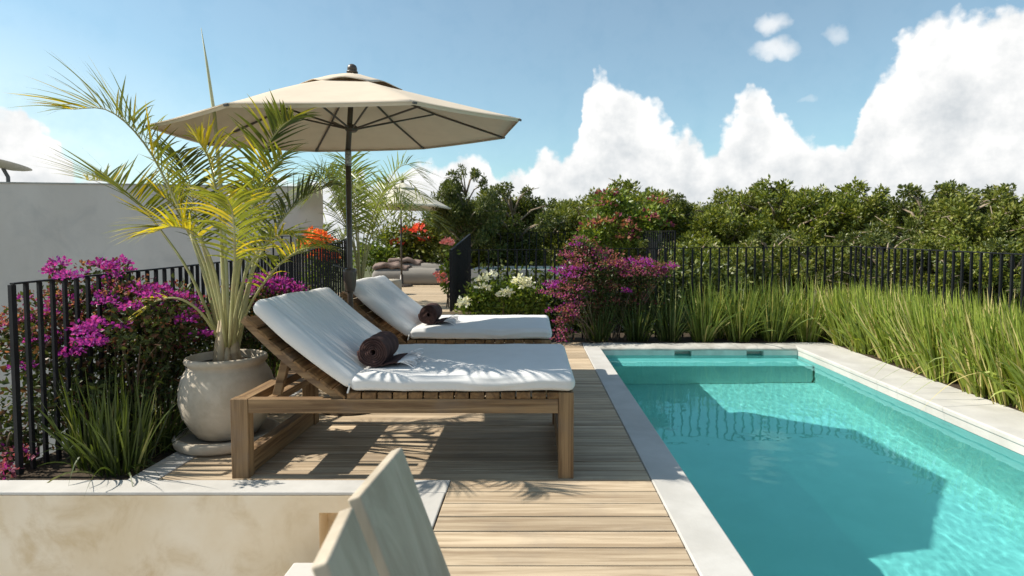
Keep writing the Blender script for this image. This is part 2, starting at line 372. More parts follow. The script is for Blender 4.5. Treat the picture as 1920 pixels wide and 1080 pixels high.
# ------------------------------------------------------------------ ground, deck, terrace structures
struct(MB().add([(-1500, -300, -5.2), (1500, -300, -5.2), (1500, 2500, -5.2), (-1500, 2500, -5.2)], [(0, 1, 2, 3)]).build('ground', 'ground'))
b = MB(); bw, gap = .157, .010
y0 = 3.455 - 20 * bw
k = 0
while y0 + k * bw < 8.62:
    ya = y0 + k * bw; yb = ya + bw - gap; xa = -2.27 if ya > 3.44 else -.498
    cuts = [xa, .712] 
    cuts.sort()
    for c0, c1 in zip(cuts[:-1], cuts[1:]): b.box((c0 + .001, ya, -.035), (c1 - .001, yb, random.uniform(-.0012, .0012)), .004)
    k += 1
struct(b.build('deck', 'deck'))
struct(slab([(-.5, -1), (.712, -1), (.712, 8.62), (-2.27, 8.62), (-2.27, 3.45), (-.5, 3.45)], -.16, -.037, MB()).build('deck_base', 'joint'))

# swimming pool
def inx(y): return 3.40 + .041 * y          # inner edge of the right coping
def outx(y): return 3.90 + .058 * y
pool = thing('swimming_pool', 'turquoise plunge pool with pale cement rim beside the wooden deck', 'pool', (2.2, 5, 0))
YB0, YB1, XL, D = 8.17, 8.60, .945, 1.27
def soften(o, w=.012, seg=2):
    md = o.modifiers.new('bevel', 'BEVEL'); md.width = w; md.segments = seg; md.limit_method = 'ANGLE'; md.angle_limit = R(50); return o
soften(slab([(.716, -.6), (XL, -.6), (XL, YB0), (.716, YB0)], -.125, .004, MB()).build('coping', 'concrete', pool), .008)
soften(slab([(inx(-.6), -.6), (outx(-.6), -.6), (outx(8.6), 8.6), (inx(YB0) + .1, 8.6), (inx(YB0), YB0)], -.045, .005, MB()).build('coping', 'concrete', pool), .012, 3)
slab([(inx(-.6) + .010, -.6), (inx(-.6) + .2, -.6), (inx(YB0) + .2, YB0 - .004), (inx(YB0) + .010, YB0 - .004)], -.125, -.0455, MB()).build('waterline_band', 'concrete', pool)
# far rim slightly uneven, as hand trowelled
bm_v = []; bm_f = []; nx, ny = 70, 6
for j in range(ny + 1):
    for i in range(nx + 1):
        x = .716 + (inx(YB0) + .099 - .716) * i / nx; t = j / ny
        prof = [(YB0 + .004, -.045), (YB0 - .008, -.03), (YB0 + .02, -.004), (YB0 + .15, .008), (YB0 + .3, .008), (YB1, .0), (YB1, -.3)][j]
        bm_v.append((x, prof[0] + .014 * noise.noise((x * 3, j * .3, 1)), prof[1] + (.012 * noise.noise((x * 4, j * .5, 5)) if 0 < j < 6 else 0)))
for j in range(ny):
    for i in range(nx): a = j * (nx + 1) + i; bm_f.append((a, a + 1, a + nx + 2, a + nx + 1))
MB().add(bm_v, bm_f).build('coping', 'backcement', pool, True)
bs = MB(); xr0, xr1 = inx(-.6) + .01, inx(YB0) + .01
def quad(mb, *p): mb.add(p, [(0, 1, 2, 3)])
quad(bs, (XL, -.6, -D), (xr0, -.6, -D), (xr1, YB0, -D), (XL, YB0, -D))
quad(bs, (XL, -.6, -.127), (XL, -.6, -D), (XL, YB0, -D), (XL, YB0, -.127))
quad(bs, (xr0 + .0, -.6, -D), (xr0, -.6, -.127), (xr1, YB0, -.127), (xr1, YB0, -D))
quad(bs, (XL, -.6, -.127), (xr0, -.6, -.127), (xr0, -.6, -D), (XL, -.6, -D))
bw_ = MB()
sk = [(2.0, 2.24), (3.02, 3.26)]; zs0, zs1 = -.155, -.05
xs = [XL]; 
for a_, b_ in sk: xs += [a_, b_]
xs.append(xr1)
for i in range(len(xs) - 1):
    a_, b_ = xs[i], xs[i + 1]
    if i % 2 == 0: quad(bw_, (a_, YB0, -D), (b_, YB0, -D), (b_, YB0, -.04), (a_, YB0, -.04))
    else:
        quad(bw_, (a_, YB0, -D), (b_, YB0, -D), (b_, YB0, zs0), (a_, YB0, zs0)); quad(bw_, (a_, YB0, zs1), (b_, YB0, zs1), (b_, YB0, -.04), (a_, YB0, -.04))
        Yd = YB0 + .14
        quad(bw_, (a_, YB0, zs0), (b_, YB0, zs0), (b_, Yd, zs0), (a_, Yd, zs0)); quad(bw_, (a_, YB0, zs1), (a_, Yd, zs1), (b_, Yd, zs1), (b_, YB0, zs1))
        quad(bw_, (a_, YB0, zs0), (a_, Yd, zs0), (a_, Yd, zs1), (a_, YB0, zs1)); quad(bw_, (b_, YB0, zs0), (b_, YB0, zs1), (b_, Yd, zs1), (b_, Yd, zs0)); quad(bw_, (a_, Yd, zs0), (b_, Yd, zs0), (b_, Yd, zs1), (a_, Yd, zs1))
far_wall = bw_.build('far_wall', 'poolwall', pool)      # with two skimmer recesses
basin = bs.build('basin', 'pool', pool)
bench = soften(MB().box((XL + .002, 7.62, -D + .003), (inx(7.62) - .004, YB0 - .004, -.30)).build('underwater_bench', 'pool', pool), .03, 3)
for o in (basin, bench, far_wall): o.cycles.is_caustics_receiver = True
WZ = -.11
nxw, nyw = 150, 330; W0, W1 = -.59, YB0 + .139
ii, jj = np.meshgrid(np.arange(nxw + 1), np.arange(nyw + 1))
yy = W0 + (W1 - W0) * jj / nyw; xl = np.full(yy.shape, XL + .0005); xr = 3.40 + .041 * np.minimum(yy, YB0) + .0095
xx = xl + (xr - xl) * ii / nxw
zz = np.array([WZ + .0011 * noise.noise((x * 2.3, y * 3.1, 0)) + .0007 * noise.noise((x * 7, y * 9, 3)) + .00042 * noise.noise((x * 22, y * 26, 7)) for x, y in zip(xx.ravel(), yy.ravel())])
f = (np.arange(nyw)[:, None] * (nxw + 1) + np.arange(nxw)[None]).reshape(-1); wf = np.stack([f, f + 1, f + nxw + 2, f + nxw + 1], 1)
wb = MB(); wb.v.append(np.stack([xx.ravel(), yy.ravel(), zz], 1)); wb.f.append(('np', wf)); wb.n = len(zz)
water = struct(wb.build('water', 'water', None, True)); water.cycles.is_caustics_caster = True

# planting beds, kerbs, lower lounge
struct(soften(slab([(-6.5, 3.27), (-.5, 3.27), (-.5, 3.447), (-6.5, 3.447)], -.014, .006, MB()).build('kerb', 'concrete'), .006))
struct(soften(MB().box((-.72, -1, -.014), (-.505, 3.268, .005)).build('kerb', 'concrete'), .006))
struct(soften(MB().box((-2.46, 3.45, -.2), (-2.275, 8.6, .004)).build('kerb', 'concrete'), .008))
struct(MB().box((-3.35, 3.45, -.6), (-2.465, 8.6, -.02)).build('planting_bed', 'soil'))
struct(MB().box((-.9, 8.61, -.6), (6.2, 9.6, .0)).build('planting_bed', 'soil'))
struct(slab([(outx(-.6) + .004, -.6), (6.2, -.6), (6.2, 8.60), (outx(8.6) + .004, 8.6)], -.6, .0, MB()).build('planting_bed', 'soil'))
struct(MB().box((-6.5, -3, -.75), (-.725, 3.2, -.65)).build('lounge_floor', 'concrete'))
wl = MB()
wz0, wz1 = -1.2, -.016
hx0, hx1, hz0, hz1 = -1.23, -.92, -.62, -.115       # niche in the wall
wy0, wy1 = 3.268, 3.44
gx, gz = [-6.5, hx0, hx1, -.51], [wz0, hz0, hz1, wz1]
for a_ in range(3):
    for b_ in range(3):
        if (a_, b_) == (1, 1): continue
        quad(wl, (gx[a_], wy0, gz[b_]), (gx[a_ + 1], wy0, gz[b_]), (gx[a_ + 1], wy0, gz[b_ + 1]), (gx[a_], wy0, gz[b_ + 1]))
nd = wy1 - .03
quad(wl, (hx0, nd, hz0), (hx1, nd, hz0), (hx1, nd, hz1), (hx0, nd, hz1)); quad(wl, (hx0, wy0, hz0), (hx0, nd, hz0), (hx0, nd, hz1), (hx0, wy0, hz1)); quad(wl, (hx1, wy0, hz0), (hx1, wy0, hz1), (hx1, nd, hz1), (hx1, nd, hz0))
quad(wl, (hx0, wy0, hz1), (hx0, nd, hz1), (hx1, nd, hz1), (hx1, wy0, hz1)); quad(wl, (hx0, wy0, hz0), (hx1, wy0, hz0), (hx1, nd, hz0), (hx0, nd, hz0))
quad(wl, (-6.5, wy0, wz1), (-.51, wy0, wz1), (-.51, wy1, wz1), (-6.5, wy1, wz1)); quad(wl, (-6.5, wy1, wz0), (-6.5, wy1, wz1), (-.51, wy1, wz1), (-.51, wy1, wz0))
tag(wl.build('retaining_wall', 'tan'), 'low tan stucco retaining wall with niche, below the white kerb', 'wall')
tag(MB().box((-.70, -1, -1.2), (-.53, 3.262, -.016)).build('retaining_wall', 'tan'), 'tan stucco side wall under the kerb, behind the weathered chair', 'wall')
tag(soften(MB().box((-1.30, 2.3, -.64), (-.95, 3.08, -.30)).build('built_in_bench', 'concrete'), .01), 'white cement seat block in front of the tan wall', 'bench')
# upper terrace behind
b = MB(); k = 0
while 8.72 + k * .16 < 19:
    b.box((-4.2, 8.72 + k * .16, .41), (-.92 if k < 29 else 3.2, 8.72 + k * .16 + .155, .45), .003); k += 1
struct(b.build('upper_deck', 'deck'))
struct(slab([(-4.2, 8.72), (-.92, 8.72), (-.92, 13.3), (3.2, 13.3), (3.2, 19), (-4.2, 19)], -5.1, .405, MB()).build('upper_terrace', 'concrete'))
struct(MB().box((-2.9, 8.64, -.02), (-1.25, 8.715, .22)).build('step', 'concrete'))
tag(MB().box((-6.6, -4, -5.15), (6.3, 8.63, -1.4)).build('lower_building', 'roof'), 'grey roofed building carrying the terrace, seen below the left railing', 'building')

# ------------------------------------------------------------------ white building on the left
bld = thing('white_building', 'blank white stucco building behind the left railing', 'building', (-7, 10, -5))
c = U(474, 350, 9.2); za = c.z; a_ = U(-120, 350, 8.6); c2 = U(606, 400, 9.4)
w_ = MB(); slab([(a_.x, a_.y), (c.x, c.y), (c2.x, c2.y), (a_.x, 13.2)], -5, za, w_)
w_.build('wall', 'stucco', bld)
slab([(a_.x - .01, a_.y - .012), (c.x + .012, c.y - .012), (c2.x + .012, c2.y - .012), (a_.x - .01, 13.2)], za, za + .02, MB()).build('roof_edge', 'backcement', bld)
# satellite dish
dp = U(8, 318, 9.8); dish = thing('satellite_dish', 'grey satellite dish on the edge of the white roof', 'satellite dish', (dp.x, dp.y, za + .02))
prof = [(.02, 0), (.16, .012), (.30, .05), (.38, .085), (.385, .092), (.375, .092), (.29, .06), (.15, .02), (.005, .01)]
q_ = Matrix.Translation(dp + Vector((-.02, 0, .02))) @ Matrix.Rotation(R(8), 4, 'Y') @ Matrix.Rotation(R(-10), 4, 'X') @ Matrix.Scale(.95, 4)
pb = MB().lathe(prof, 40)
pb.v = [np.array([(q_ @ Vector(v))[:] for v in pb.v[0]])]; pb.build('reflector', 'dish', dish, True)
b = MB(); b.tube([dp + Vector((-.02, 0, .02)), dp + Vector((.04, .02, -.12)), (dp.x + .04, dp.y + .02, za + .02)], .028, 10); b.box((dp.x - .03, dp.y - .05, za + .02), (dp.x + .11, dp.y + .09, za + .04)); b.build('mount', 'darkmetal', dish)
MB().tube([dp + Vector((-.3, -.05, .02)), dp + Vector((-.15, -.3, .18)), dp + Vector((-.02, -.35, .28))], .012, 8).build('feed_arm', 'darkmetal', dish)

# ------------------------------------------------------------------ railings
def railing(name, label, pts, step, zb, r=.013, cat='railing', group=None, rail=(.034, .012)):
    """pts: (x, y, z of the rail) corners; bars drop to zb"""
    t = thing(name, label, cat, (pts[0][0], pts[0][1], 0), group)
    rb = MB()
    for p, q in zip(pts[:-1], pts[1:]):
        rb.beam(p, q, rail[0], rail[1], .002)
    rb.build('rail', 'black', t)
    bars = 0
    for si, (p, q) in enumerate(zip(pts[:-1], pts[1:])):
        p, q = Vector(p), Vector(q); L = (q.xy - p.xy).length; n = max(1, round(L / step)); d = (q - p) / n
        ang = math.atan2(d.y, d.x)
        for k in range(n + (1 if si == len(pts) - 2 else 0)):
            c = p + d * k; zbb = zb(c) if callable(zb) else zb; end = (k == 0 and si == 0) or (si == len(pts) - 2 and k == n)
            w = r * 1.35 if end else r
            m = Matrix.Translation((c.x, c.y, 0)) @ Matrix.Rotation(ang, 4, 'Z')
            MB().box((-w, -w, zbb), (w, w, c.z - rail[1] / 2 - .001), 0, m).build('post' if end else 'bar', 'black', t)
    return t
railing('railing', 'black bar railing running behind the purple bougainvillea and rising at the far steps', [tuple(U(22, 532, 3.55)), tuple(U(338, 500, 4.85)), tuple(U(562, 475, 7.5)), tuple(U(650, 449, 9.06))], .085, lambda c: 0.0 if c.y < 8.6 else .3, .0105)
railing('railing', 'dark stair guard seen end on, beside the opening to the upper deck', [tuple(U(845, 469, 8.75)), tuple(U(881, 439, 11.4))], .11, lambda c: .2 if c.y < 8.9 else .45, .014)
pA = U(880, 469, 8.85); pC = U(1596, 462, 9.35); pD = U(1920, 477, 6.0); pE = pD + (pD - pC) * 1.1
pE.z = pD.z
railing('railing', 'long black bar railing behind the pool and the strappy grass', [tuple(pA), tuple(pC), tuple(pD), tuple(pE)], .145, 0., .0115)
fA = U(884, 438, 16.); fB = U(1196, 434, 16.); fC = U(1266, 433, 12.6)
railing('railing', 'far black railing on the upper terrace behind the middle bougainvillea', [tuple(fA), tuple(fB), tuple(fC)], .2, .45, .012)
lA = U(478, 444, 9.08); lB = U(612, 441, 9.2)
railing('railing', 'thin black railing in front of the white wall, left of the umbrella pole', [tuple(lA), tuple(lB)], .14, .0, .010)
# grey privacy panel by the far railing
for px0, px1, lab in ((1130, 1147, 'narrow grey board standing behind the middle bougainvillea'), (1197, 1240, 'wide grey board behind the dense end of the far railing')):
    a_, b_ = U(px0, 436, 16.2), U(px1, 500, 16.2)
    tag(MB().box((a_.x, 16.2, .45), (b_.x, 16.24, a_.z), .004).build('screen_panel', 'daybed'), lab, 'panel')

# ------------------------------------------------------------------ sun loungers
def rounded(a, b, r, n=(40, 30, 8), fn=None, top=.02):
    """soft cushion block a..b with round edges; fn(x,y,z)->dz"""
    a, b = Vector(a), Vector(b); c = (a + b) / 2; h = (b - a) / 2
    bm = bmesh.new(); verts = {}
    def key(i, j, k):
        if (i, j, k) in verts: return verts[i, j, k]
        p = Vector((-1 + 2 * i / n[0], -1 + 2 * j / n[1], -1 + 2 * k / n[2]))
        q = Vector([p[t] * h[t] for t in range(3)]); inner = Vector([max(-h[t] + r, min(h[t] - r, q[t])) for t in range(3)])
        d = q - inner
        if d.length > 1e-9: q = inner + d.normalized() * min(r, max(abs(d[0]), abs(d[1]), abs(d[2])))
        puff = (1 - p.x ** 4) * (1 - p.y ** 4)
        if p.z > 0: q.z += top * puff * p.z
        if fn: q = q + fn(q, p)
        verts[i, j, k] = bm.verts.new(c + q); return verts[i, j, k]
    N = n
    def face(*ks):
        try: bm.faces.new([key(*k) for k in ks])
        except ValueError: pass
    for i in range(N[0]):
        for j in range(N[1]):
            face((i, j, 0), (i, j + 1, 0), (i + 1, j + 1, 0), (i + 1, j, 0)); face((i, j, N[2]), (i + 1, j, N[2]), (i + 1, j + 1, N[2]), (i, j + 1, N[2]))
    for i in range(N[0]):
        for k in range(N[2]):
            face((i, 0, k), (i + 1, 0, k), (i + 1, 0, k + 1), (i, 0, k + 1)); face((i, N[1], k), (i, N[1], k + 1), (i + 1, N[1], k + 1), (i + 1, N[1], k))
    for j in range(N[1]):
        for k in range(N[2]):
            face((0, j, k), (0, j, k + 1), (0, j + 1, k + 1), (0, j + 1, k)); face((N[0], j, k), (N[0], j + 1, k), (N[0], j + 1, k + 1), (N[0], j, k + 1))
    bm.verts.index_update(); v = [w.co[:] for w in bm.verts]; f = [[w.index for w in q.verts] for q in bm.faces]; bm.free()
    return v, f

X0, X1, YN, YF = -1.835, .245, 3.476, 4.64
def make_lounger():
    t = thing('sun_lounger', 'wooden sun lounger nearest the camera, white cushion and striped shade under it', 'sun lounger', ((X0 + X1) / 2, (YN + YF) / 2, 0), 'wooden sun loungers on the deck')
    L = .105
    for (xa, za_) in ((X0, .490), (X1 - .092, .530)):
        for ya in (YN, YF - .075):
            MB().box((xa, ya, .0), (xa + (.105 if xa < -1 else .092), ya + .075, za_), .004).build('leg', 'teak_z', t)
    for ya in (YN + .003, YF - .068): MB().box((X0 + .107, ya, .402), (X1 - .094, ya + .065, .489), .004).build('side_rail', 'teak_x', t)
    MB().box((X0 + .004, YN + .077, .400), (X0 + .10, YF - .077, .488), .004).build('end_rail', 'teak_y', t)
    MB().box((X1 - .085, YN + .077, .42), (X1 - .012, YF - .077, .50), .004).build('end_rail', 'teak_y', t)
    for xa in (X0 + .012, X1 - .082): MB().box((xa, YN + .077, .004), (xa + .078, YF - .077, .14), .004).build('foot_rail', 'teak_y', t)
    for xa in (-1.13, -.42): MB().box((xa, YN + .072, .41), (xa + .05, YF - .072, .48), .003).build('cross_beam', 'teak_y', t)
    MB().box((-1.13, 4.02, .425), (X1 - .095, 4.09, .478), .003).build('centre_beam', 'teak_x', t)
    s = MB(); n = 14
    for k in range(n):
        xa = -1.13 + k * .0935
        s.box((xa, YN + .004, .4905), (xa + .084, YF - .004, .529), .004)
    s.build('seat_slats', 'slat', t)
    # raised back: hinge line, then slats up a slightly bowed frame
    hx, hz, ang = -1.135, .50, R(39.5); ux, uz = -math.cos(ang), math.sin(ang); nx_, nz_ = math.sin(ang), math.cos(ang)
    def bp(s_, n_): bow = .03 * math.sin(PI * s_ / .78); return hx + ux * s_ + nx_ * (n_ - bow), hz + uz * s_ + nz_ * (n_ - bow)
    for ya in (YN + .03, YF - .075):
        fr = MB(); v = []; K = 10
        for i in range(K + 1):
            for (n_, dy) in ((-.055, 0), (-.055, .045), (-.012, .045), (-.012, 0)):
                x, z = bp(-.03 + .815 * i / K, n_); v.append((x, ya + dy, z))
        ff = [(3, 2, 1, 0), tuple(K * 4 + i for i in range(4))]
        for i in range(K):
            for e in range(4): ff.append((i * 4 + e, i * 4 + (e + 1) % 4, (i + 1) * 4 + (e + 1) % 4, (i + 1) * 4 + e))
        fr.add(v, ff).build('backrest_frame', 'teak_x', t)
    s = MB()
    for k in range(8):
        sa = .0 + k * .0965; (x, z), (x2, z2) = bp(sa, -.012 + .009), bp(sa + .0905, -.012 + .009)
        s.beam(((x + x2) / 2, YN + .006, (z + z2) / 2), ((x + x2) / 2, YF - .006, (z + z2) / 2), .0905, .017, .003, (nx_, 0, nz_))
    s.build('backrest_slats', 'slat', t)
    for ya in (3.72, 4.36):
        x, z = bp(.50, -.055); MB().beam((x, ya, z), (-1.66, ya, .435), .045, .05, .003).build('prop', 'teak_x', t)
    MB().box((-1.69, YN + .075, .41), (-1.635, YF - .075, .46), .003).build('prop_bar', 'teak_y', t)
    # seat cushion
    def fs(q, p):
        e = .006 * noise.noise((q.x * 3, q.y * 3, 1)) + .004 * noise.noise((q.x * 8, q.y * 6, 4)); sag = -.012 * max(0, 1 - abs(p.x + .15) * 1.4) * (1 - p.y ** 2)
        side = Vector((0, .012 * noise.noise((q.x * 5, p.y, 9)), 0)) if abs(p.y) > .9 else Vector((0, 0, 0))
        wr = .0035 * math.sin(q.z * 130 + 6 * noise.noise((q.x * 2.5, 0, 3))) * (1 if abs(p.y) > .95 or abs(p.x) > .97 else 0)
        return Vector((0, wr * (1 if p.y > 0 else -1), e + (sag if p.z > 0 else 0))) + side
    v, f = rounded((-1.115, YN - .015, .5325), (.255, YF + .02, .635), .05, (72, 56, 8), fs, .014)
    MB().add(v, f).build('seat_cushion', 'white', t, True)
    # back cushion in its own slanted axes, long pleats running down its length
    def fb(q, p):
        e = 0
        if p.z > 0:
            cl = max(0, noise.noise((q.y * 2.1 + .4, 7, q.x * .5))) + .12
            e = .019 * cl * math.sin(q.y * 105 + q.x * 7 + 3 * noise.noise((q.y * 5, q.x * 1.6, 2))) * (1 - p.y ** 6)
            e += .014 * noise.noise((q.x * 2.5, q.y * 3.5, 5)) + .008 * abs(noise.noise((q.x * 1.2 + q.y * 3, q.y * 9, 8)))
        return Vector((0, .01 * noise.noise((q.x * 4, p.y, 2)) if abs(p.y) > .9 else 0, e - .02 * math.sin(PI * (p.x + 1) / 2)))
    v, f = rounded((0, YN - .01, .0), (.775, YF + .015, .10), .046, (50, 130, 8), fb, .02)
    v = [(hx + .012 + ux * x + nx_ * (z + .016), y, hz + .028 + uz * x + nz_ * (z + .016)) for x, y, z in v]
    f = [tuple(reversed(q)) for q in f]
    MB().add(v, f).build('back_cushion', 'white', t, True)
    # fabric ties at the fold
    MB().tube([(-1.13, YN + .02, .60), (-1.105, YN - .012, .575), (-1.12, YN - .008, .53)], .006, 6).build('tie', 'white', t)
    return t
lounger = make_lounger()
lounger2 = dup(lounger, (-.075, 2.03, 0), 'wooden sun lounger farther back, partly hidden behind the umbrella pole')

def make_towel():
    tx, ty0, ty1, tz, r = -1.015, 3.64, 3.96, .745, .094
    t = thing('rolled_towel', 'dark brown rolled towel with white fringe on the nearest lounger', 'towel', (tx, ty0, tz), 'rolled towels on the loungers')
    # spiral roll along Y
    v = []; f = []; turns = 6.2; n = 200; ny_ = 18
    prof = []
    for i in range(n + 1):
        a = 2 * PI * turns * i / n; rr = .014 + (r - .014) * i / n; prof.append((math.cos(-a - 1.9) * rr, math.sin(-a - 1.9) * rr))
    ex, ez = prof[-1]
    # tail lies along the cushion toward +X
    for i in range(1, 16): u = i / 15; prof.append((ex + .255 * u, ez + (-r + .012 - ez) * min(1, u * 1.6) + .012 * math.sin(u * 9)))
    for j in range(ny_ + 1):
        y = ty0 + (ty1 - ty0) * j / ny_
        for i, (x, z) in enumerate(prof):
            w = 1 + .05 * noise.noise((x * 14, y * 14, z * 14)); endw = .012 * noise.noise((x * 30, z * 30, j // (ny_) * 3.)) if j in (0, ny_) else 0
            shear = .0
            if i > n: shear = .02 * (i - n) / 15
            v.append((tx + x * w, y + endw + shear, tz + .003 + z * w + (.006 * noise.noise((x * 30, y * 25, 3)) if i > n else 0)))
    m = len(prof)
    for j in range(ny_):
        for i in range(m - 1): a = j * m + i; f.append((a, a + 1, a + m + 1, a + m))
    roll = MB().add(v, f).build('roll', 'towel', t, True)
    md = roll.modifiers.new('thickness', 'SOLIDIFY'); md.thickness = .0105; md.offset = 0
    B = []; D_ = []
    for k in range(150):
        y = random.uniform(ty0 + .02, ty1 + .02); B.append((tx + ex + .245, y, tz - r + .026)); D_.append((1, random.gauss(0, .35), random.gauss(.30, .14)))
    MB().ribbons(B, D_, RNG.uniform(.07, .13, 150), .006, RNG.uniform(.22, .42, 150), K=4, prof=lambda x: 1).build('fringe', 'fringe', t)
    return t
towel = make_towel()
dup(towel, (-.075 + .05, 2.07, .0), 'brown rolled towel with white fringe on the farther lounger')

# ------------------------------------------------------------------ umbrellas
def umbrella(label, px, py, zb, R_, zedge, zapex, yaw, tilt, fab, pole_r=.024, group='garden umbrellas', detail=True):
    t = thing('garden_umbrella', label, 'umbrella', (px, py, zb), group)
    cx, cy = px + .045, py
    def edge(a, k=1., dz=0.):
        x, y = cx + R_ * k * math.cos(a), cy + R_ * k * math.sin(a)
        ax, ay = px, py
        z = zapex + (zedge - zapex) * (k ** 1.06) + (tilt[0] * (x - cx) + tilt[1] * (y - cy)) * min(1, k * 1.1) + dz
        return Vector((x, y, z))
    A = [yaw + k * PI / 4 for k in range(8)]
    v = []; f = []; nr, na = 12, 10
    for i in range(nr + 1):
        k = .05 + .95 * i / nr
        for s_ in range(8):
            p, q = edge(A[s_], k), edge(A[(s_ + 1) % 8], k)
            for u in range(na):
                w = u / na; x = p.lerp(q, w); sag = .010 * math.sin(PI * w) * k
                inw = .012 * math.sin(PI * w) * max(0, k - .9) * 10 * .4
                x = x + (Vector((cx, cy, x.z)) - x) * inw; v.append((x.x, x.y, x.z - sag * (1 - .4 * (i == nr))))
    m = 8 * na
    for i in range(nr):
        for k in range(m): k2 = (k + 1) % m; f.append((i * m + k, i * m + k2, (i + 1) * m + k2, (i + 1) * m + k))
    can = MB().add(v, f).build('canopy', fab, t, True)
    md = can.modifiers.new('thickness', 'SOLIDIFY'); md.thickness = .005; md.offset = 1
    # hem band round the edge
    hm = MB(); hv = []; 
    base_i = nr * m
    for k in range(m):
        x = Vector(v[base_i + k]); hv.append((x.x, x.y, x.z + .004)); hv.append((x.x + (cx - x.x) * .01, x.y + (cy - x.y) * .01, x.z - .022))
    hm.add(hv, [(2 * k, 2 * ((k + 1) % m), 2 * ((k + 1) % m) + 1, 2 * k + 1) for k in range(m)]).build('hem', fab, t, True)
    # vent flap over the top
    vv = []; vf = []; nv = 64
    for i, k in enumerate((.03, .09, .16, .235, .29)):
        for s_ in range(nv):
            g = yaw + 2 * PI * s_ / nv; rr = k * (1 - .05 * math.cos(8 * (g - yaw - PI / 8)))
            e = edge(g, rr); wav = .008 * (i / 4) * math.cos(8 * (g - yaw)) * (1 if s_ % 2 == 0 else .9) + .008 * noise.noise((math.cos(g) * 3, math.sin(g) * 3, i))
            vv.append((e.x, e.y, e.z + .034 - .03 * (k / .29) ** 2 + .010 - wav))
    for i in range(4):
        for s_ in range(nv): k2 = (s_ + 1) % nv; vf.append((i * nv + s_, i * nv + k2, (i + 1) * nv + k2, (i + 1) * nv + s_))
    vt = MB().add(vv, vf).build('vent_flap', fab, t, True); md = vt.modifiers.new('thickness', 'SOLIDIFY'); md.thickness = .005; md.offset = 1
    top = edge(0, 0).z
    prof = [(.0, .125), (.018, .123), (.034, .112), (.041, .092), (.040, .072), (.034, .066), (.048, .062), (.048, .053), (.03, .045), (.03, .0)]
    MB().lathe(prof[::-1], 20, (cx, cy, top - .005)).build('finial', 'bronze', t, True)
    hubz = zedge - .05 if not detail else zedge + .03
    MB().tube([(px, py, zb + .03), (px, py, (zb + zedge) / 2), (px, py, zedge - .15)], pole_r, 16).build('pole', 'bronze', t, True)
    MB().tube([(px, py, zedge - .15), (cx, cy, top)], pole_r * .95, 16).build('upper_pole', 'bronze', t, True)
    MB().lathe([(.0, 0), (.27, 0), (.27, .03), (.25, .05), (.06, .06), (.045, .08), (.04, .30), (.0, .30)], 32, (px, py, zb)).build('base', 'bronze', t, True)
    hub = Vector((px + .03, py, hubz))
    MB().lathe([(.0, -.03), (.04, -.03), (.055, -.012), (.055, .012), (.035, .03), (.0, .03)], 18, hub).build('hub', 'bronze', t, True)
    for a in A:
        p0, p1, pm = edge(a, .06, -.02), edge(a, .985, -.012), edge(a, .52, -.022)
        rb = MB().tube([p0, pm, p1], .0095, 6).build('rib', 'bronze', t)
        st = MB().tube([hub + Vector((math.cos(a), math.sin(a), 0)) * .05, edge(a, .50, -.028)], .0085, 6).build('strut', 'bronze', None); st.parent = rb
        e = edge(a, 1.0, -.008); cp = MB().beam(edge(a, .955, -.010), edge(a, 1.004, -.010), .028, .016, .002).build('rib_cap', 'darkmetal', None); cp.parent = rb
    if detail:
        zc = U(655, 295, py).z
        MB().tube([(px, py, zc - .075), (px, py, zc + .055)], pole_r * 1.12, 16).build('tilt_collar', 'collar', t, True)
        z1, z0 = U(657, 503, py).z, U(657, 547, py).z
        cr = MB().lathe([(.0, 0), (.036, 0), (.038, .01), (.048, .05), (.058, (z1 - z0) * .82), (.056, (z1 - z0) * .95), (.04, z1 - z0), (.0, z1 - z0)], 24, (px, py, z0)).build('crank_housing', 'bronze', t, True)
        hd = MB().tube([(px - .045, py - .02, z1 + .0), (px - .10, py - .03, z1 + .02), (px - .12, py - .07, z1 + .03)], .008, 8).build('crank_handle', 'darkmetal', None); hd.parent = cr
    return t
umbrella('large sand coloured umbrella with dark pole between the two loungers', -1.60, 5.07, 0, 1.49, 2.405, 2.86, R(-13), (.042, .069), 'canvas')
up = U(752, 420, 14.5)
umbrella('small cream umbrella far away on the upper deck behind the palm', up.x, 14.5, .45, 1.2, U(752, 388, 14.5).z, U(752, 345, 14.5).z, R(10), (-.02, 0), 'cream', .022, detail=False)

# ------------------------------------------------------------------ pot, saucer, palms
PX, PY = -2.21, 4.16
tag(MB().lathe([(.0, .0), (.32, .0), (.345, .02), (.35, .065), (.335, .08), (.315, .078), (.305, .05), (.0, .045)], 48, (PX, PY, .008), .01).build('saucer', 'pot', None, True), 'round plaster saucer under the big pot at the deck corner', 'saucer')
pot = thing('plant_pot', 'large pale plaster pot holding the potted palm beside the lounger', 'pot', (PX, PY, .055))
MB().lathe([(.0, 0), (.17, 0), (.20, .015), (.245, .08), (.29, .17), (.312, .27), (.31, .36), (.29, .44), (.262, .49), (.246, .512), (.252, .525), (.266, .538), (.270, .556), (.262, .574), (.25, .578), (.238, .565), (.232, .50), (.0, .50)], 56, (PX, PY, .055), .012).build('body', 'pot', pot, True)
MB().lathe([(.0, .53), (.1, .528), (.231, .52)], 32, (PX, PY, .055), .02).build('soil', 'soil', pot)

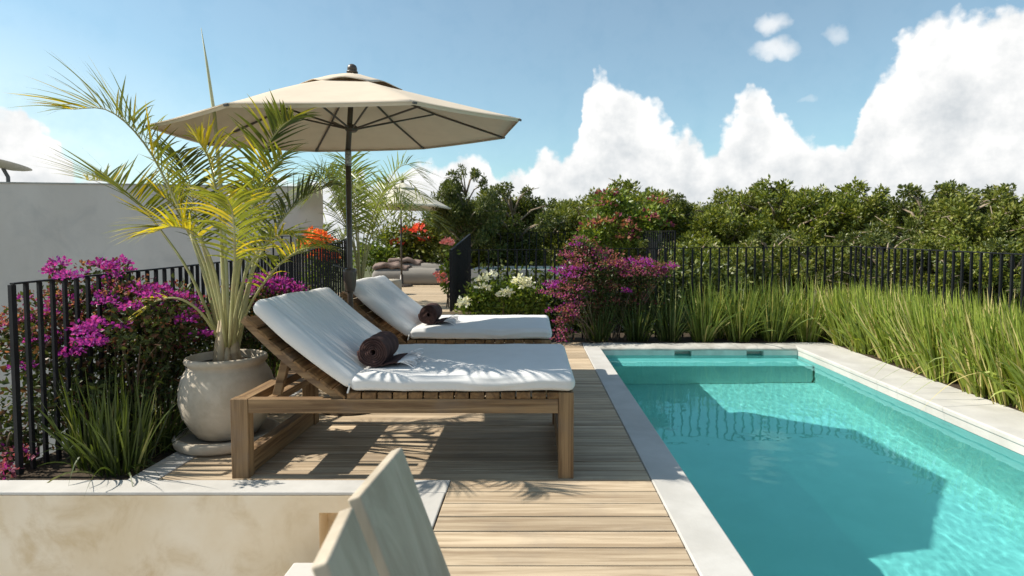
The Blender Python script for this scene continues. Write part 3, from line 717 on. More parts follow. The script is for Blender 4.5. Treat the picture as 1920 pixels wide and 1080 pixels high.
def bez(pts, n):
    P = [np.array(p, float) for p in pts]; out = []
    for t in np.linspace(0, 1, n):
        q = P[:]
        while len(q) > 1: q = [a * (1 - t) + b * t for a, b in zip(q[:-1], q[1:])]
        out.append(q[0])
    return np.array(out)
def spline(pts, n):     # smooth curve through the points
    P = np.array(pts, float); P = np.vstack([2 * P[0] - P[1], P, 2 * P[-1] - P[-2]]); m = len(P) - 3; out = []
    for u in np.linspace(0, m - 1e-6, n):
        i = int(u); t = u - i; a, b_, c_, d = P[i:i + 4]
        out.append(.5 * (2 * b_ + (c_ - a) * t + (2 * a - 5 * b_ + 4 * c_ - d) * t * t + (-a + 3 * b_ - 3 * c_ + d) * t ** 3))
    return np.array(out)
def frond(t, pts, mat, leaflen=.36, start=.35, npair=34, droop=.22, w=.017, stem='palmstem', r0=.012, spread=1.0, name='frond', up=(0, 0, 1), jit=.12):
    C_ = spline(pts, 40); n = npair
    b = MB(); b.tube([tuple(p) for p in C_[::2]], list(np.linspace(r0, .0025, len(C_[::2]))), 6)
    st = b.build(name, stem, t, True)
    us = np.linspace(start, .985, n); B = []; D_ = []; L_ = []; H = []
    upv = np.array(up, float)
    for i, u in enumerate(us):
        x = u * 39; k = min(int(x), 38); p = C_[k] + (C_[k + 1] - C_[k]) * (x - k); tg = C_[min(k + 1, 39)] - C_[max(k - 1, 0)]; tg /= np.linalg.norm(tg)
        sd = np.cross(tg, upv); sd /= np.linalg.norm(sd) + 1e-6; nn = np.cross(sd, tg)
        e = (u - start) / (1 - start); ln = leaflen * (.58 + .48 * math.sin(PI * e ** .8)) * (1 if e < .9 else .8)
        fw = .55 + .75 * e
        for s_ in (-1, 1):
            if random.random() < .04: continue
            d = tg * fw + sd * s_ * spread + nn * .5 + np.array([random.gauss(0, jit) for _ in range(3)])
            B.append(p); D_.append(d); L_.append(ln * random.uniform(.82, 1.12)); H.append(nn + np.array([random.gauss(0, .25) for _ in range(3)]))
    lf = MB().ribbons(B, D_, np.array(L_), w, RNG.uniform(droop * .5, droop * 1.5, len(B)), np.array(H), K=5, prof=lambda x: (min(1, .35 + x * 4) * (1 - x ** 2.2)) if x < 1 else .02)
    o = lf.build('leaflets', mat, None); o.parent = st
    return st
palm = thing('potted_palm', 'tall yellow-green palm with arching fronds growing in the plaster pot', 'palm', (PX, PY, .58))
b = MB(); base0 = U(428, 690, PY)
stems = [((430, 690, 0), (420, 610, -.02), (398, 520, -.06), (372, 430, -.10)), ((428, 690, 0), (424, 600, .0), (418, 500, .02), (415, 420, .02)), ((432, 692, .0), (440, 600, -.05), (444, 500, -.10), (456, 420, -.14)),
         ((436, 690, .05), (452, 610, .10), (470, 520, .12), (492, 440, .15)), ((424, 690, .04), (408, 610, .12), (385, 520, .18), (358, 440, .2))]
def Q(px, py, dy): return tuple(U(px, py, PY + dy))
b = MB()
for s_ in stems: b.tube([tuple(p) for p in spline([Q(*p) for p in s_], 14)], list(np.linspace(.026, .011, 14)), 8)
b.build('stalks', 'palmstem', palm, True)
b = MB()
for k in range(9):
    a = 2 * PI * k / 9 + .3; r0 = .03 + .03 * random.random(); dx, dy = math.cos(a), math.sin(a); h_ = random.uniform(.16, .34)
    p0 = Vector((base0.x, PY, .565)); b.tube([p0 + Vector((dx * .07, dy * .07, 0)), p0 + Vector((dx * .055, dy * .055, h_ * .5)), p0 + Vector((dx * .05, dy * .05, h_))], [.034, .028, .007], 7)
b.build('trunk', 'sheath', palm, True)
F = [  # control pixels with depth offsets, material, leaf length, first leaf, pairs, droop
    ([(424, 660, 0), (385, 500, -.05), (335, 390, -.1), (275, 275, -.15), (205, 208, -.2), (128, 205, -.28)], 'palm', .50, .42, 44, .16, 1.),
    ([(420, 660, .05), (360, 520, .1), (300, 430, .2), (255, 375, .25), (205, 342, .3), (160, 338, .35)], 'palm', .46, .45, 36, .10, 1.),
    ([(430, 650, -.05), (440, 500, -.15), (462, 380, -.3), (492, 290, -.45), (525, 240, -.52), (548, 222, -.56)], 'palmdark', .30, .42, 30, .22, 1.),
    ([(436, 650, .1), (470, 520, .1), (520, 425, .12), (570, 372, .15), (620, 348, .2)], 'palmdark', .40, .42, 34, .30, 1.),
    ([(424, 650, -.1), (405, 520, -.3), (372, 445, -.5), (325, 425, -.65), (282, 438, -.75)], 'palmgold', .30, .50, 24, .25, .8),
    ([(424, 650, -.1), (418, 500, -.25), (410, 390, -.35), (392, 300, -.4), (370, 262, -.45)], 'palmgold', .36, .45, 26, .30, 1.),
    ([(430, 650, .0), (450, 500, -.25), (470, 400, -.4), (500, 330, -.45), (530, 290, -.5)], 'palm', .30, .45, 24, .30, 1.),
    ([(436, 660, .05), (470, 570, .0), (520, 500, -.05), (560, 470, -.1), (600, 462, -.1)], 'palm', .32, .35, 24, .35, 1.),
    ([(424, 650, .2), (395, 520, .35), (370, 420, .5), (352, 330, .6), (330, 285, .7)], 'palmdark', .42, .4, 32, .25, 1.),
    ([(430, 650, -.1), (438, 540, -.35), (440, 460, -.55), (436, 400, -.7), (425, 370, -.85)], 'palm', .36, .4, 26, .4, 1.),
    ([(436, 650, .1), (458, 520, .3), (478, 430, .45), (498, 370, .6), (522, 340, .75)], 'palm', .40, .35, 30, .3, 1.),
    ([(424, 660, 0), (380, 590, -.1), (335, 560, -.15), (292, 565, -.2), (262, 590, -.25)], 'palmgold', .16, .55, 8, .3, .5),
    ([(420, 650, .1), (385, 510, .2), (345, 420, .2), (320, 380, .15), (290, 360, .1)], 'palm', .36, .4, 28, .22, 1.),
    ([(430, 650, -.1), (452, 540, -.2), (485, 470, -.3), (530, 440, -.35), (570, 450, -.4)], 'palm', .30, .4, 22, .35, 1.),
]
for ctl, mat, ln, st, npair, dr, sp in F: frond(palm, [Q(*c) for c in ctl], mat, ln * 1.08, st, int(npair * 1.2), dr, .0165, spread=sp)
b = MB().tube([Q(430, 640, 0), Q(418, 400, .0), Q(402, 215, 0), Q(388, 120, .0), Q(377, 52, .0)], [.014, .014, .012, .008, .0015], 8); b.build('spear_leaf', 'spear', palm, True)

def radial_palm(label, base_p, h, nfr, mat, seed, ln=.5, group=None):
    random.seed(seed); t = thing('palm', label, 'palm', tuple(base_p), group)
    base_p = np.array(base_p, float); b = MB()
    b.tube([base_p, base_p + [0, 0, .25 * h], base_p + [.03, 0, .38 * h]], [.05, .035, .02], 8); b.build('trunk', 'palmstem', t, True)
    for k in range(nfr):
        a = 2.4 * k + random.uniform(-.3, .3); out = random.uniform(.2, .45) * h; top = h * random.uniform(.72, 1.0)
        d = np.array([math.cos(a), math.sin(a), 0]); z = np.array([0, 0, 1.])
        pts = [base_p + z * .2 * h, base_p + z * .5 * h + d * out * .15, base_p + z * top * .88 + d * out * .5, base_p + z * top + d * out * .85, base_p + z * (top - .12 * h) + d * out * 1.25]
        frond(t, pts, mat, ln, .32, 30, .25, .022)
    return t
pb_ = U(676, 545, 9.4); radial_palm('green feathery palm behind the umbrella pole by the steps', (pb_.x, 9.4, .1), 2.7, 17, 'palmfar', 11, .5)
pb_ = U(602, 560, 9.9); radial_palm('smaller palm between the potted palm and the umbrella pole, near orange flowers', (pb_.x, 9.9, .1), 1.7, 8, 'palmfar', 23, .5)

# ------------------------------------------------------------------ shrubs and flowers
def ell_points(n, ells, shell=.55):
    w = np.array([e[3] * e[4] * e[5] for e in ells]) ** .7; w /= w.sum(); idx = RNG.choice(len(ells), n, p=w); E_ = np.array([e[:6] for e in ells])[idx]
    d = rnd_dir(n); r = (shell + (1 - shell) * RNG.random(n)) * (1 + .18 * RNG.normal(size=n)); 
    return E_[:, :3] + d * E_[:, 3:] * r[:, None], d
def clusters(centers, per, rad, L, W):
    P = []; D_ = []
    for c in centers:
        d = rnd_dir(per); d[:, 2] = np.abs(d[:, 2]) * .8 + d[:, 2] * .2
        P.append(np.array(c)[None] + d * rad * RNG.random((per, 1)) ** .5 * np.array([1.2, 1, .8])); D_.append(d + .5 * rnd_dir(per))
    P, D_ = np.concatenate(P), np.concatenate(D_); return P, D_, L * RNG.uniform(.7, 1.2, len(P)), W * RNG.uniform(.7, 1.2, len(P))
def shrub(name, label, cat, ells, nleaf, leafmat, ls, fl=(), stems=True, group=None, base_z=0.):
    """fl: list of (part name, material, centres, petals per cluster, radius, petal size)"""
    E_ = np.array([e[:6] for e in ells]); bx, by = E_[:, 0].mean(), E_[:, 1].mean()
    t = thing(name, label, cat, (bx, by, base_z), group)
    P, d = ell_points(nleaf, ells, .35); MB().leaves(P, d * .7 + rnd_dir(nleaf) + np.array([0, 0, .2]), ls * RNG.uniform(.6, 1.25, nleaf), ls * .55).build('foliage', leafmat, t)
    if stems:
        b = MB()
        for e in ells:
            for k in range(4):
                q = np.array(e[:3]) + rnd_dir(1)[0] * np.array(e[3:6]) * .7; p = np.array([bx + random.uniform(-.12, .12) + (e[0] - bx) * .35, by + random.uniform(-.1, .1) + (e[1] - by) * .35, base_z]); mid = (p + q) / 2 + np.array([0, 0, .12])
                b.tube([tuple(x) for x in spline([p, mid, q], 8)], list(np.linspace(.010, .003, 8)), 5)
        b.build('stems', 'twig', t)
    for nm, mt, cs, per, rad, ps in fl:
        P, D_, L_, W_ = clusters(cs, per, rad, ps, ps * .8); MB().leaves(P, D_, L_, W_, .2).build(nm, mt, t)
    return t
def scatter(ells, n, zmin=-.2):
    P, d = ell_points(n * 3, ells, .9); k = [i for i in range(n * 3) if d[i][2] > zmin and d[i][1] < .5][:n]
    return [tuple(P[i]) for i in k]
def E2(px, py, Y, rx, ry, rz): p = U(px, py, Y); return (p.x, p.y, p.z, rx, ry, rz)
def near(px, py, Y, s=.12): p = U(px, py, Y + random.uniform(-s, s)); return tuple(p)

fl1 = [(110, 497, 4.3), (100, 512, 4.3), (128, 522, 4.2), (190, 497, 4.5), (205, 505, 4.5), (228, 494, 4.6), (262, 545, 4.4), (275, 552, 4.4), (285, 560, 4.3), (248, 575, 4.3), (240, 580, 4.3), (165, 625, 3.9), (152, 618, 3.9), (180, 610, 3.9), (160, 640, 3.9), (178, 645, 3.9),
       (345, 605, 4.6), (352, 600, 4.6), (345, 552, 4.8), (352, 560, 4.8), (378, 628, 4.5), (300, 545, 4.6), (215, 520, 4.5), (195, 570, 4.3), (205, 580, 4.3), (275, 580, 4.4), (190, 540, 4.4), (225, 545, 4.4), (250, 540, 4.5), (130, 668, 3.9), (140, 660, 3.9), (310, 580, 4.5), (40, 690, 3.8)]
old1 = [(60, 590, 4.1), (90, 600, 4.1), (160, 500, 4.5), (120, 560, 4.2), (150, 570, 4.2), (300, 565, 4.6), (330, 540, 4.8), (320, 560, 4.7), (205, 530, 4.4), (240, 610, 4.2), (280, 600, 4.4), (50, 620, 4.0), (30, 660, 4.0), (350, 640, 4.5), (100, 640, 4.0), (330, 605, 4.5), (370, 575, 4.8), (385, 590, 4.8), (215, 555, 4.4), (180, 590, 4.2)]
e1 = [E2(110, 620, 4.2, .28, .3, .30), E2(190, 590, 4.4, .34, .3, .30), E2(270, 620, 4.5, .36, .35, .34), E2(345, 640, 4.8, .3, .35, .34), E2(220, 720, 4.2, .55, .35, .36), E2(110, 735, 4.0, .3, .3, .4), E2(300, 750, 4.6, .35, .4, .45), E2(40, 640, 4.1, .2, .25, .18), E2(265, 610, 4.0, .24, .2, .22), E2(330, 600, 4.25, .22, .2, .24), E2(235, 560, 4.2, .16, .14, .16), E2(115, 530, 4.3, .08, .08, .15), E2(210, 520, 4.5, .16, .15, .12)]
c_ = lambda L: [near(x, y, Y) for x, y, Y in L for _ in range(2)]
shrub('bougainvillea', 'purple bougainvillea overflowing the left railing beside the potted palm', 'bougainvillea', e1, 9500, 'bougleaf', .055, [('bracts', 'bract', c_(fl1) + [near(x, y, Y - .45) for x, y, Y in fl1[:24]] + scatter(e1[:4] + e1[7:], 54), 26, .062, .029), ('faded_bracts', 'bractold', c_(old1) + scatter(e1[:4] + e1[7:], 80), 14, .08, .028)])
fl2 = [(478, 532, 5.2), (498, 522, 5.4), (523, 527, 5.4), (528, 537, 5.4), (488, 537, 5.2), (548, 547, 5.5), (560, 550, 5.5), (553, 542, 5.5), (513, 552, 5.3), (468, 552, 5.2), (543, 542, 5.4), (498, 542, 5.3)]
old2 = [(508, 562, 5.3), (478, 567, 5.2), (538, 562, 5.4), (563, 562, 5.5), (458, 572, 5.1), (523, 572, 5.3)]
shrub('bougainvillea', 'purple bougainvillea directly behind the nearest lounger backrest', 'bougainvillea', [E2(480, 569, 5.3, .35, .3, .22), E2(530, 574, 5.5, .3, .3, .2), E2(500, 634, 5.3, .5, .35, .35), E2(440, 614, 5.1, .3, .3, .3)], 4200, 'bougleaf', .055, [('bracts', 'bract', c_(fl2), 26, .085, .036), ('faded_bracts', 'bractold', c_(old2), 16, .09, .034)])
fl3 = [(20, 840, 3.75), (50, 858, 3.7), (12, 885, 3.6), (6, 905, 3.55), (35, 850, 3.75), (20, 610, 3.9), (0, 880, 3.6)]
shrub('bougainvillea', 'low pink and purple bougainvillea sprig at the left end of the kerb', 'bougainvillea', [E2(20, 870, 3.7, .14, .15, .12), E2(40, 820, 3.8, .16, .15, .12), E2(-20, 800, 3.8, .2, .2, .3)], 700, 'bougleaf', .05, [('bracts', 'bractpink', c_(fl3), 22, .065, .032)])
fl4 = [(1085, 505, 8.6), (1070, 520, 8.6), (1050, 530, 8.6), (1035, 540, 8.6), (1030, 535, 8.55), (1055, 515, 8.6), (1195, 495, 8.8), (1180, 490, 8.8), (1210, 492, 8.8), (1256, 502, 8.9), (1260, 500, 8.9), (1215, 500, 8.8), (1080, 460, 8.8), (1175, 548, 8.7), (1040, 510, 8.6), (1060, 505, 8.6)]
old4 = [(1085, 450, 8.9), (1100, 470, 8.9), (1120, 490, 8.8), (1145, 500, 8.8), (1160, 495, 8.8), (1190, 510, 8.8), (1230, 505, 8.9), (1045, 555, 8.55), (1060, 560, 8.5), (1075, 545, 8.5), (1080, 560, 8.5), (1020, 550, 8.55), (1060, 600, 8.45), (1070, 590, 8.45), (1055, 620, 8.42), (1050, 630, 8.4), (1045, 640, 8.4), (1065, 625, 8.4), (1050, 605, 8.42), (1080, 575, 8.45), (1110, 480, 8.9), (1060, 480, 8.8), (1200, 515, 8.8), (1135, 475, 8.9), (1240, 510, 8.9), (1065, 575, 8.5), (1040, 585, 8.5), (1095, 535, 8.6)]
e4 = [E2(1110, 510, 8.85, .45, .3, .28), E2(1190, 515, 8.95, .45, .28, .22), E2(1075, 545, 8.6, .26, .2, .2), E2(1060, 605, 8.45, .12, .12, .28), E2(1120, 570, 8.9, .4, .25, .4), E2(1095, 470, 8.9, .18, .15, .18), E2(1245, 505, 8.95, .12, .1, .08), E2(1180, 570, 9., .35, .2, .35)]
shrub('bougainvillea', 'dusty pink and purple bougainvillea at the far left corner of the pool', 'bougainvillea', e4, 6500, 'bougleaf', .06, [('bracts', 'bract', c_(fl4), 18, .09, .036), ('faded_bracts', 'bractpink', c_(old4) + scatter(e4[:4], 50), 22, .11, .036), ('old_bracts', 'bractold', scatter(e4, 110), 16, .11, .034)])
wf_ = [near(x, y - 4, 8.58, .05) for x, y in ((905, 530), (970, 535), (988, 542), (950, 552), (868, 577), (975, 528), (920, 520), (945, 558), (990, 535), (905, 545), (870, 570))]
shrub('flowering_shrub', 'leafy green shrub with white flowers beside the dark stair guard', 'shrub', [E2(905, 560, 8.85, .3, .2, .28), E2(960, 560, 8.85, .35, .22, .3), E2(1000, 570, 8.9, .25, .2, .3), E2(880, 585, 8.8, .2, .15, .2)], 2600, 'shrub', .085, [('flowers', 'whitefl', wf_, 30, .075, .06)])
pf = [near(*p) for p in ((842, 455, 9.3), (838, 458, 9.3), (825, 517, 9.2), (832, 528, 9.2))]
shrub('flowering_shrub', 'sparse plant with coral pink flowers at the left edge of the stair guard', 'shrub', [E2(838, 520, 9.3, .1, .1, .28), E2(845, 470, 9.35, .08, .08, .12)], 200, 'shrub', .09, [('flowers', 'pinkfl', pf, 26, .075, .07)])
rf_ = [U(x, y, 17. + random.uniform(-.4, .4)) for x, y in ((792, 428), (826, 424), (850, 440), (786, 432), (765, 435), (815, 422), (745, 458), (800, 450), (790, 427), (828, 426))]
shrub('flowering_shrub', 'dense dark hibiscus hedge with red flowers behind the daybeds', 'shrub', [E2(800, 450, 17.4, .8, .5, .7), E2(740, 455, 17.4, .7, .5, .6), E2(860, 450, 17.6, .7, .5, .6), E2(800, 480, 17.4, 1., .5, .5)], 3600, 'tree2', .15, [('flowers', 'redfl', rf_, 22, .16, .15)], base_z=.45)
of_ = [U(x, y, 8.9 + random.uniform(-.15, .1)) for x, y in ((580, 450), (590, 460), (600, 445), (575, 465), (605, 470), (595, 480), (622, 485), (615, 490), (610, 452), (585, 440), (577, 455), (598, 462))]
shrub('flowering_shrub', 'shrub with bright orange flowers behind the left railing, against the white wall', 'shrub', [E2(592, 462, 8.95, .2, .12, .24), E2(615, 490, 8.95, .2, .12, .24), E2(600, 520, 8.9, .28, .15, .32)], 900, 'shrub', .085, [('flowers', 'orangefl', of_, 30, .11, .075)], base_z=.0)
vf_ = [U(x, y, 15.5 + random.uniform(-.4, .4)) for x, y in ((1135, 420), (1180, 430), (1215, 410), (1160, 415), (1230, 380), (1140, 365), (1175, 448), (1100, 430), (1205, 425), (1240, 425), (1135, 385), (1120, 420))]
shrub('flowering_shrub', 'tall climbing shrub with scattered orange leaves on the far railing', 'shrub', [E2(1150, 425, 15.6, .8, .4, .5), E2(1215, 415, 15.6, .5, .4, .5), E2(1150, 385, 15.8, .5, .4, .5), E2(1110, 450, 15.6, .5, .4, .4), E2(1175, 460, 15.6, .5, .3, .4)], 2600, 'shrub', .15, [('old_leaves', 'bractold', vf_, 26, .28, .12)], base_z=.45)
for x_, y_, lab_, sx in ((985, 555, 'dark low hedge behind the white-flowered shrub', 1.), (1150, 550, 'dark low hedge behind the middle bougainvillea', 1.), (1290, 540, 'dark low hedge behind the long railing, right of the bougainvillea', 1.)):
    shrub('hedge', lab_, 'hedge', [E2(x_ - 60, y_, 10.6, .6, .35, .55), E2(x_, y_ + 5, 10.8, .6, .35, .55), E2(x_ + 60, y_, 10.7, .6, .35, .5), E2(x_, y_ + 60, 10.6, 1.2, .4, .5)], 3600, 'tree3', .12, stems=False, base_z=-1.)
for x, lab in ((905, 'low yellow-green bush behind the stair guard on the upper terrace'), (690, 'low green bush behind the far palm stems')):
    shrub('bush', lab, 'bush', [E2(x, 480, 16.8, .5, .4, .4), E2(x + 35, 485, 16.9, .4, .4, .35)], 1000, 'shrub', .14, base_z=.45)

# ------------------------------------------------------------------ strap-leaved grasses
def tuft_blades(b, cs, per, hgt, lean, w, rad=.08, bias=(0, 0, 0), droop=(.05, .5)):
    cs = np.repeat(np.array(cs, float), per, 0); n = len(cs)
    a = RNG.uniform(0, 2 * PI, n); r = rad * RNG.random(n) ** .5; ln = np.abs(RNG.normal(0, lean, n))
    d = np.stack([np.cos(a) * ln, np.sin(a) * ln, np.ones(n)], 1) + np.array(bias) + RNG.normal(0, .05, (n, 3))
    B = cs + np.stack([np.cos(a) * r, np.sin(a) * r, np.zeros(n)], 1)
    dr = RNG.uniform(droop[0], droop[1], n) * (.2 + ln * 1.6); dr[RNG.random(n) < .05] += .45
    b.ribbons(B, d, hgt * RNG.uniform(.55, 1.15, n), w * RNG.uniform(.7, 1.25, n), dr, None, K=6, prof=lambda x: (min(1., .6 + 2 * x)) * (1 - x ** 3) if x < 1 else .02)
    return b
def clump(label, x, y, z, per, hgt, mat, w=.014, lean=.35, rad=.12, bias=(0, 0, 0), group=None):
    b = MB(); tuft_blades(b, [(0, 0, 0)], per, hgt, lean, w, rad, bias); o = b.build('grass_clump', mat); o.location = (x, y, z)
    return tag(o, label, 'grass clump', group)
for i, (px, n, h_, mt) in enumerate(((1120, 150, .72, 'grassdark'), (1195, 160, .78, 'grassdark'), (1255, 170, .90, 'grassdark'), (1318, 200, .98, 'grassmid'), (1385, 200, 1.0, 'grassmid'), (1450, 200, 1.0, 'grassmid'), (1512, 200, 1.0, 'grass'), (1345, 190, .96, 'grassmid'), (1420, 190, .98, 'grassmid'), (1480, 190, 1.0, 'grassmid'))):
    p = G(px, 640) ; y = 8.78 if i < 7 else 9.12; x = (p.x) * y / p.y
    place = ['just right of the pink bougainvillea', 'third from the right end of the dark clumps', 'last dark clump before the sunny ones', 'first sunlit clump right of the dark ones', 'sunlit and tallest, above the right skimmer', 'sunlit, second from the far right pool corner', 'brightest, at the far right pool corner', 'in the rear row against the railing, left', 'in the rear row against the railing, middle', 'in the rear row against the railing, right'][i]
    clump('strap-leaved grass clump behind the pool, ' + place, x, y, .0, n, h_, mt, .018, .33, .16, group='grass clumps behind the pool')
b = MB(); cs = []
for k in range(210):
    y = random.uniform(2.2, 9.0); x0_ = outx(y) + .06; x = x0_ + abs(random.gauss(0, .55)); 
    if x > 5.9: continue
    cs.append((x, y, 0))
tuft_blades(b, cs, 58, .92, .25, .022, .13, (-.10, .0, 0), (.04, .5))
tag(b.build('grass', 'grass'), 'mass of sunny strap-leaved grass along the right side of the pool', 'grass', kind='stuff')
# a few blades hanging over the rims
b = MB(); B_, D_ = [], []
for (px, py) in ((1690, 725), (1760, 745), (1775, 740), (1815, 760), (1830, 765), (1700, 715)):
    p = G(px, py - 12); p.x = outx(p.y) + .05; B_.append((p.x, p.y, .25)); D_.append((-1, random.uniform(-.35, .1), .30))
b.ribbons(B_, D_, RNG.uniform(.75, 1.0, len(B_)), .010, RNG.uniform(.45, .6, len(B_)), np.tile([0, 0, 1.], (len(B_), 1)), K=10, prof=lambda x: 1 - x ** 3 if x < 1 else .02)
p = G(1492, 636); b.ribbons([(p.x, 8.72, .12)], [(.35, -1, .25)], .75, .016, .42, [[0, 0, 1.]], K=10, prof=lambda x: 1 - x ** 3 if x < 1 else .02)
tag(b.build('hanging_blades', 'grass'), 'loose long grass blades hanging over the pool rim', 'grass', kind='stuff')
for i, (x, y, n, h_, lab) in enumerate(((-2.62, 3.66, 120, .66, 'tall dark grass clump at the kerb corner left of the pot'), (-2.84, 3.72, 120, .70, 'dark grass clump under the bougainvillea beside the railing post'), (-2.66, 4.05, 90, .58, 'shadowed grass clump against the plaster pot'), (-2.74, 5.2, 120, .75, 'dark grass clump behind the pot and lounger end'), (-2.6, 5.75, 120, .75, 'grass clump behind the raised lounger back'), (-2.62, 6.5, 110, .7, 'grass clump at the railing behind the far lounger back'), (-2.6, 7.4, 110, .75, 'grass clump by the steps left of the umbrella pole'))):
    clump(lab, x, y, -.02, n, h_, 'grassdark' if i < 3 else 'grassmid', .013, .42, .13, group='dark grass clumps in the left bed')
b = MB(); cs = [(random.uniform(-4.1, 3.), random.uniform(17.6, 18.8), .45) for _ in range(120)]; tuft_blades(b, cs, 16, .8, .3, .03, .2)
tag(b.build('grass', 'grassmid'), 'band of tall grass at the back edge of the upper terrace', 'grass', kind='stuff')

# ------------------------------------------------------------------ upper terrace furniture
for i, (y, x0_, x1_, h_, lab, bl) in enumerate(((15.0, -4.2, -2.25, .40, 'grey padded daybed nearest on the upper deck', 'folded mauve blanket on the nearest daybed'), (16.2, -4.1, -2.2, .50, 'grey padded daybed in the middle of the three', 'brown blanket heap on the middle daybed'), (17.2, -3.9, -2.1, .58, 'grey padded daybed farthest back by the hedge', 'brown blanket heap on the farthest daybed'))):
    v, f = rounded((x0_, y, .45), (x1_, y + .85, .45 + h_), .15, (30, 14, 8), lambda q, p: Vector((0, 0, .015 * noise.noise((q.x * 3, q.y * 3, i)))), .04)
    tag(MB().add(v, f).build('daybed', 'daybed', None, True), lab, 'daybed', 'grey daybeds on the upper deck')
    v, f = rounded((x0_ + .02, y + .05, .45 + h_ + .03), (x0_ + .95, y + .75, .45 + h_ + .16), .06, (30, 20, 6), lambda q, p: Vector((0, 0, .07 * noise.noise((q.x * 5, q.y * 5, i * 3.)) - (.10 if p.x > .2 else 0) * (p.x - .2))), .0)
    tag(MB().add(v, f).build('blanket', 'blanket', None, True), lab and bl, 'blanket', 'blankets on the daybeds')
p = G(735, 552, .45); tag(MB().lathe([(.0, 0), (.19, 0), (.205, .03), (.20, .28), (.18, .31), (.0, .315)], 28, (p.x, p.y, .45), .03).build('stool', 'pot', None, True), 'pale cement drum stool behind the far lounger back', 'stool')
p = G(700, 540, .45); tag(soften(MB().box((p.x - .35, p.y, .45), (p.x + .25, p.y + .45, .62)).build('low_table', 'pot'), .02), 'low square cement table beside the drum stool', 'table')
# second pool far behind
pl = thing('raised_pool', 'small raised white pool far behind the white-flowered shrub', 'pool', (-.4, 14.6, .45))
xa, xb, ya, yb, zt = U(882, 505, 13.6).x, U(1075, 505, 13.6).x, 13.6, 16.0, U(900, 505, 13.6).z
b = MB()
b.box((xa, ya, .45), (xb, ya + .2, zt)); b.box((xa, yb, .45), (xb, yb + .2, zt)); b.box((xa, ya + .203, .45), (xa + .2, yb - .003, zt)); b.box((xb - .2, ya + .203, .45), (xb, yb - .003, zt)); b.build('rim', 'concrete', pl)
MB().box((xa + .203, ya + .203, .46), (xb - .203, yb - .003, zt - .03)).build('water', surf('far pool water', (.08, .42, .42), (.12, .5, .48), 4, rough=.08, spec=.6), pl)

# ------------------------------------------------------------------ foreground chair
ch = thing('wooden_chair', 'weathered pale wooden chair, only its two wide back boards showing', 'chair', (-.2, 1.3, 0))
def chair_board(pts_top, name='back_board'):
    (ax, ay), (bx, by) = pts_top; zt = .85
    A_, B_ = G(ax, ay, zt), G(bx, by, zt); x = (A_.x + B_.x) / 2; A_.x = A_.x; B_.x = B_.x
    dn = Vector((.365, 0, -1)); dn.normalize(); nrm = Vector((-1, 0, -.365)).normalized()
    L_ = .62; th = .034
    v = []
    for o_ in (Vector((0, 0, 0)), nrm * th):
        for p in (A_, B_): v.append((p + o_)[:]); v.append((p + o_ + dn * L_)[:])
    f = [(0, 2, 3, 1), (4, 5, 7, 6), (0, 4, 6, 2), (1, 3, 7, 5), (0, 1, 5, 4), (2, 6, 7, 3)]
    return soften(MB().add(v, f).build(name, 'grey_wood', ch), .006, 3)
chair_board(((614, 1052), (662, 948)))
chair_board(((676, 928), (754, 837)))
ya_, yb_ = 1.04, 1.60
MB().box((-.22, ya_ + .0, .36), (.30, ya_ + .27, .395), .005).build('seat_board', 'grey_wood', ch); MB().box((-.22, ya_ + .29, .36), (.30, yb_, .395), .005).build('seat_board', 'grey_wood', ch)
for x_ in (-.20, .23):
    for y_ in (ya_ + .01, yb_ - .06): MB().box((x_, y_, 0), (x_ + .05, y_ + .05, .357), .004).build('leg', 'grey_wood', ch)
MB().box((-.24, ya_ + .02, .30), (-.205, yb_ - .02, .357), .004).build('back_rail', 'grey_wood', ch)

# ------------------------------------------------------------------ trees
def crown_mesh(name, seed, nleaf, mat, tall=.8, lumps=30):
    global RNG
    RNG = np.random.default_rng(seed); rs = random.Random(seed)
    ells = []
    for k in range(lumps):
        a = rs.uniform(0, 2 * PI); r = rs.uniform(.1, .78); z = rs.uniform(-.75, .80) * tall; r = r ** .6; rr = rs.uniform(.15, .33) * (1.1 - .3 * r)
        k2 = math.sqrt(max(.15, 1 - (z / tall) ** 2)); ells.append((math.cos(a) * r * k2, math.sin(a) * r * k2, z, rr, rr, rr * .75))
    ells.append((0, 0, -.1, .42, .42, .38))
    for k in range(16):
        a = rs.uniform(0, 2 * PI); e = rs.uniform(.15, 1.4); r = rs.uniform(.98, 1.16); q = rs.uniform(.05, .11); ells.append((math.cos(a) * math.cos(e) * r, math.sin(a) * math.cos(e) * r, math.sin(e) * r * tall, q, q, q * 1.3))
    # sprigs: each lump is made of small twig-end rosettes of leaves
    ns = nleaf // 9; P, d = ell_points(ns, ells, .72)
    P = np.repeat(P, 9, 0); d = np.repeat(d, 9, 0); n = len(P); j = rnd_dir(n)
    b = MB().leaves(P + j * .035, d * .6 + j * 1.1 + np.array([0, 0, .25]), .072 * RNG.uniform(.6, 1.25, n), .034 * RNG.uniform(.8, 1.2, n), .15)
    me = b.mesh(name, mat); RNG = np.random.default_rng(seed + 99)
    t = MB(); zb = -tall - 1.3
    t.tube([(0, 0, zb), (.03, .02, -tall * .7), (.0, .05, 0), (.03, 0, tall * .5)], [.075, .055, .035, .01], 7)
    for e in ells[:-1]:
        m = Vector(e[:3]); t.tube([(0.02, .02, max(-tall * .9, m.z - .45)), (m.x * .5, m.y * .5, m.z - .12), tuple(m), tuple(m + Vector(rnd_dir(1)[0]) * .25)], [.026, .018, .010, .004], 5)
    return me, t.mesh(name + ' trunk', 'bark', True)
protos = [crown_mesh('crown a', 31, 24000, 'tree1', .8), crown_mesh('crown b', 32, 24000, 'tree2',.75, 30), crown_mesh('crown c', 33, 22000, 'tree3',.85, 26), crown_mesh('crown d', 34, 24000, 'tree1',.7, 34)]
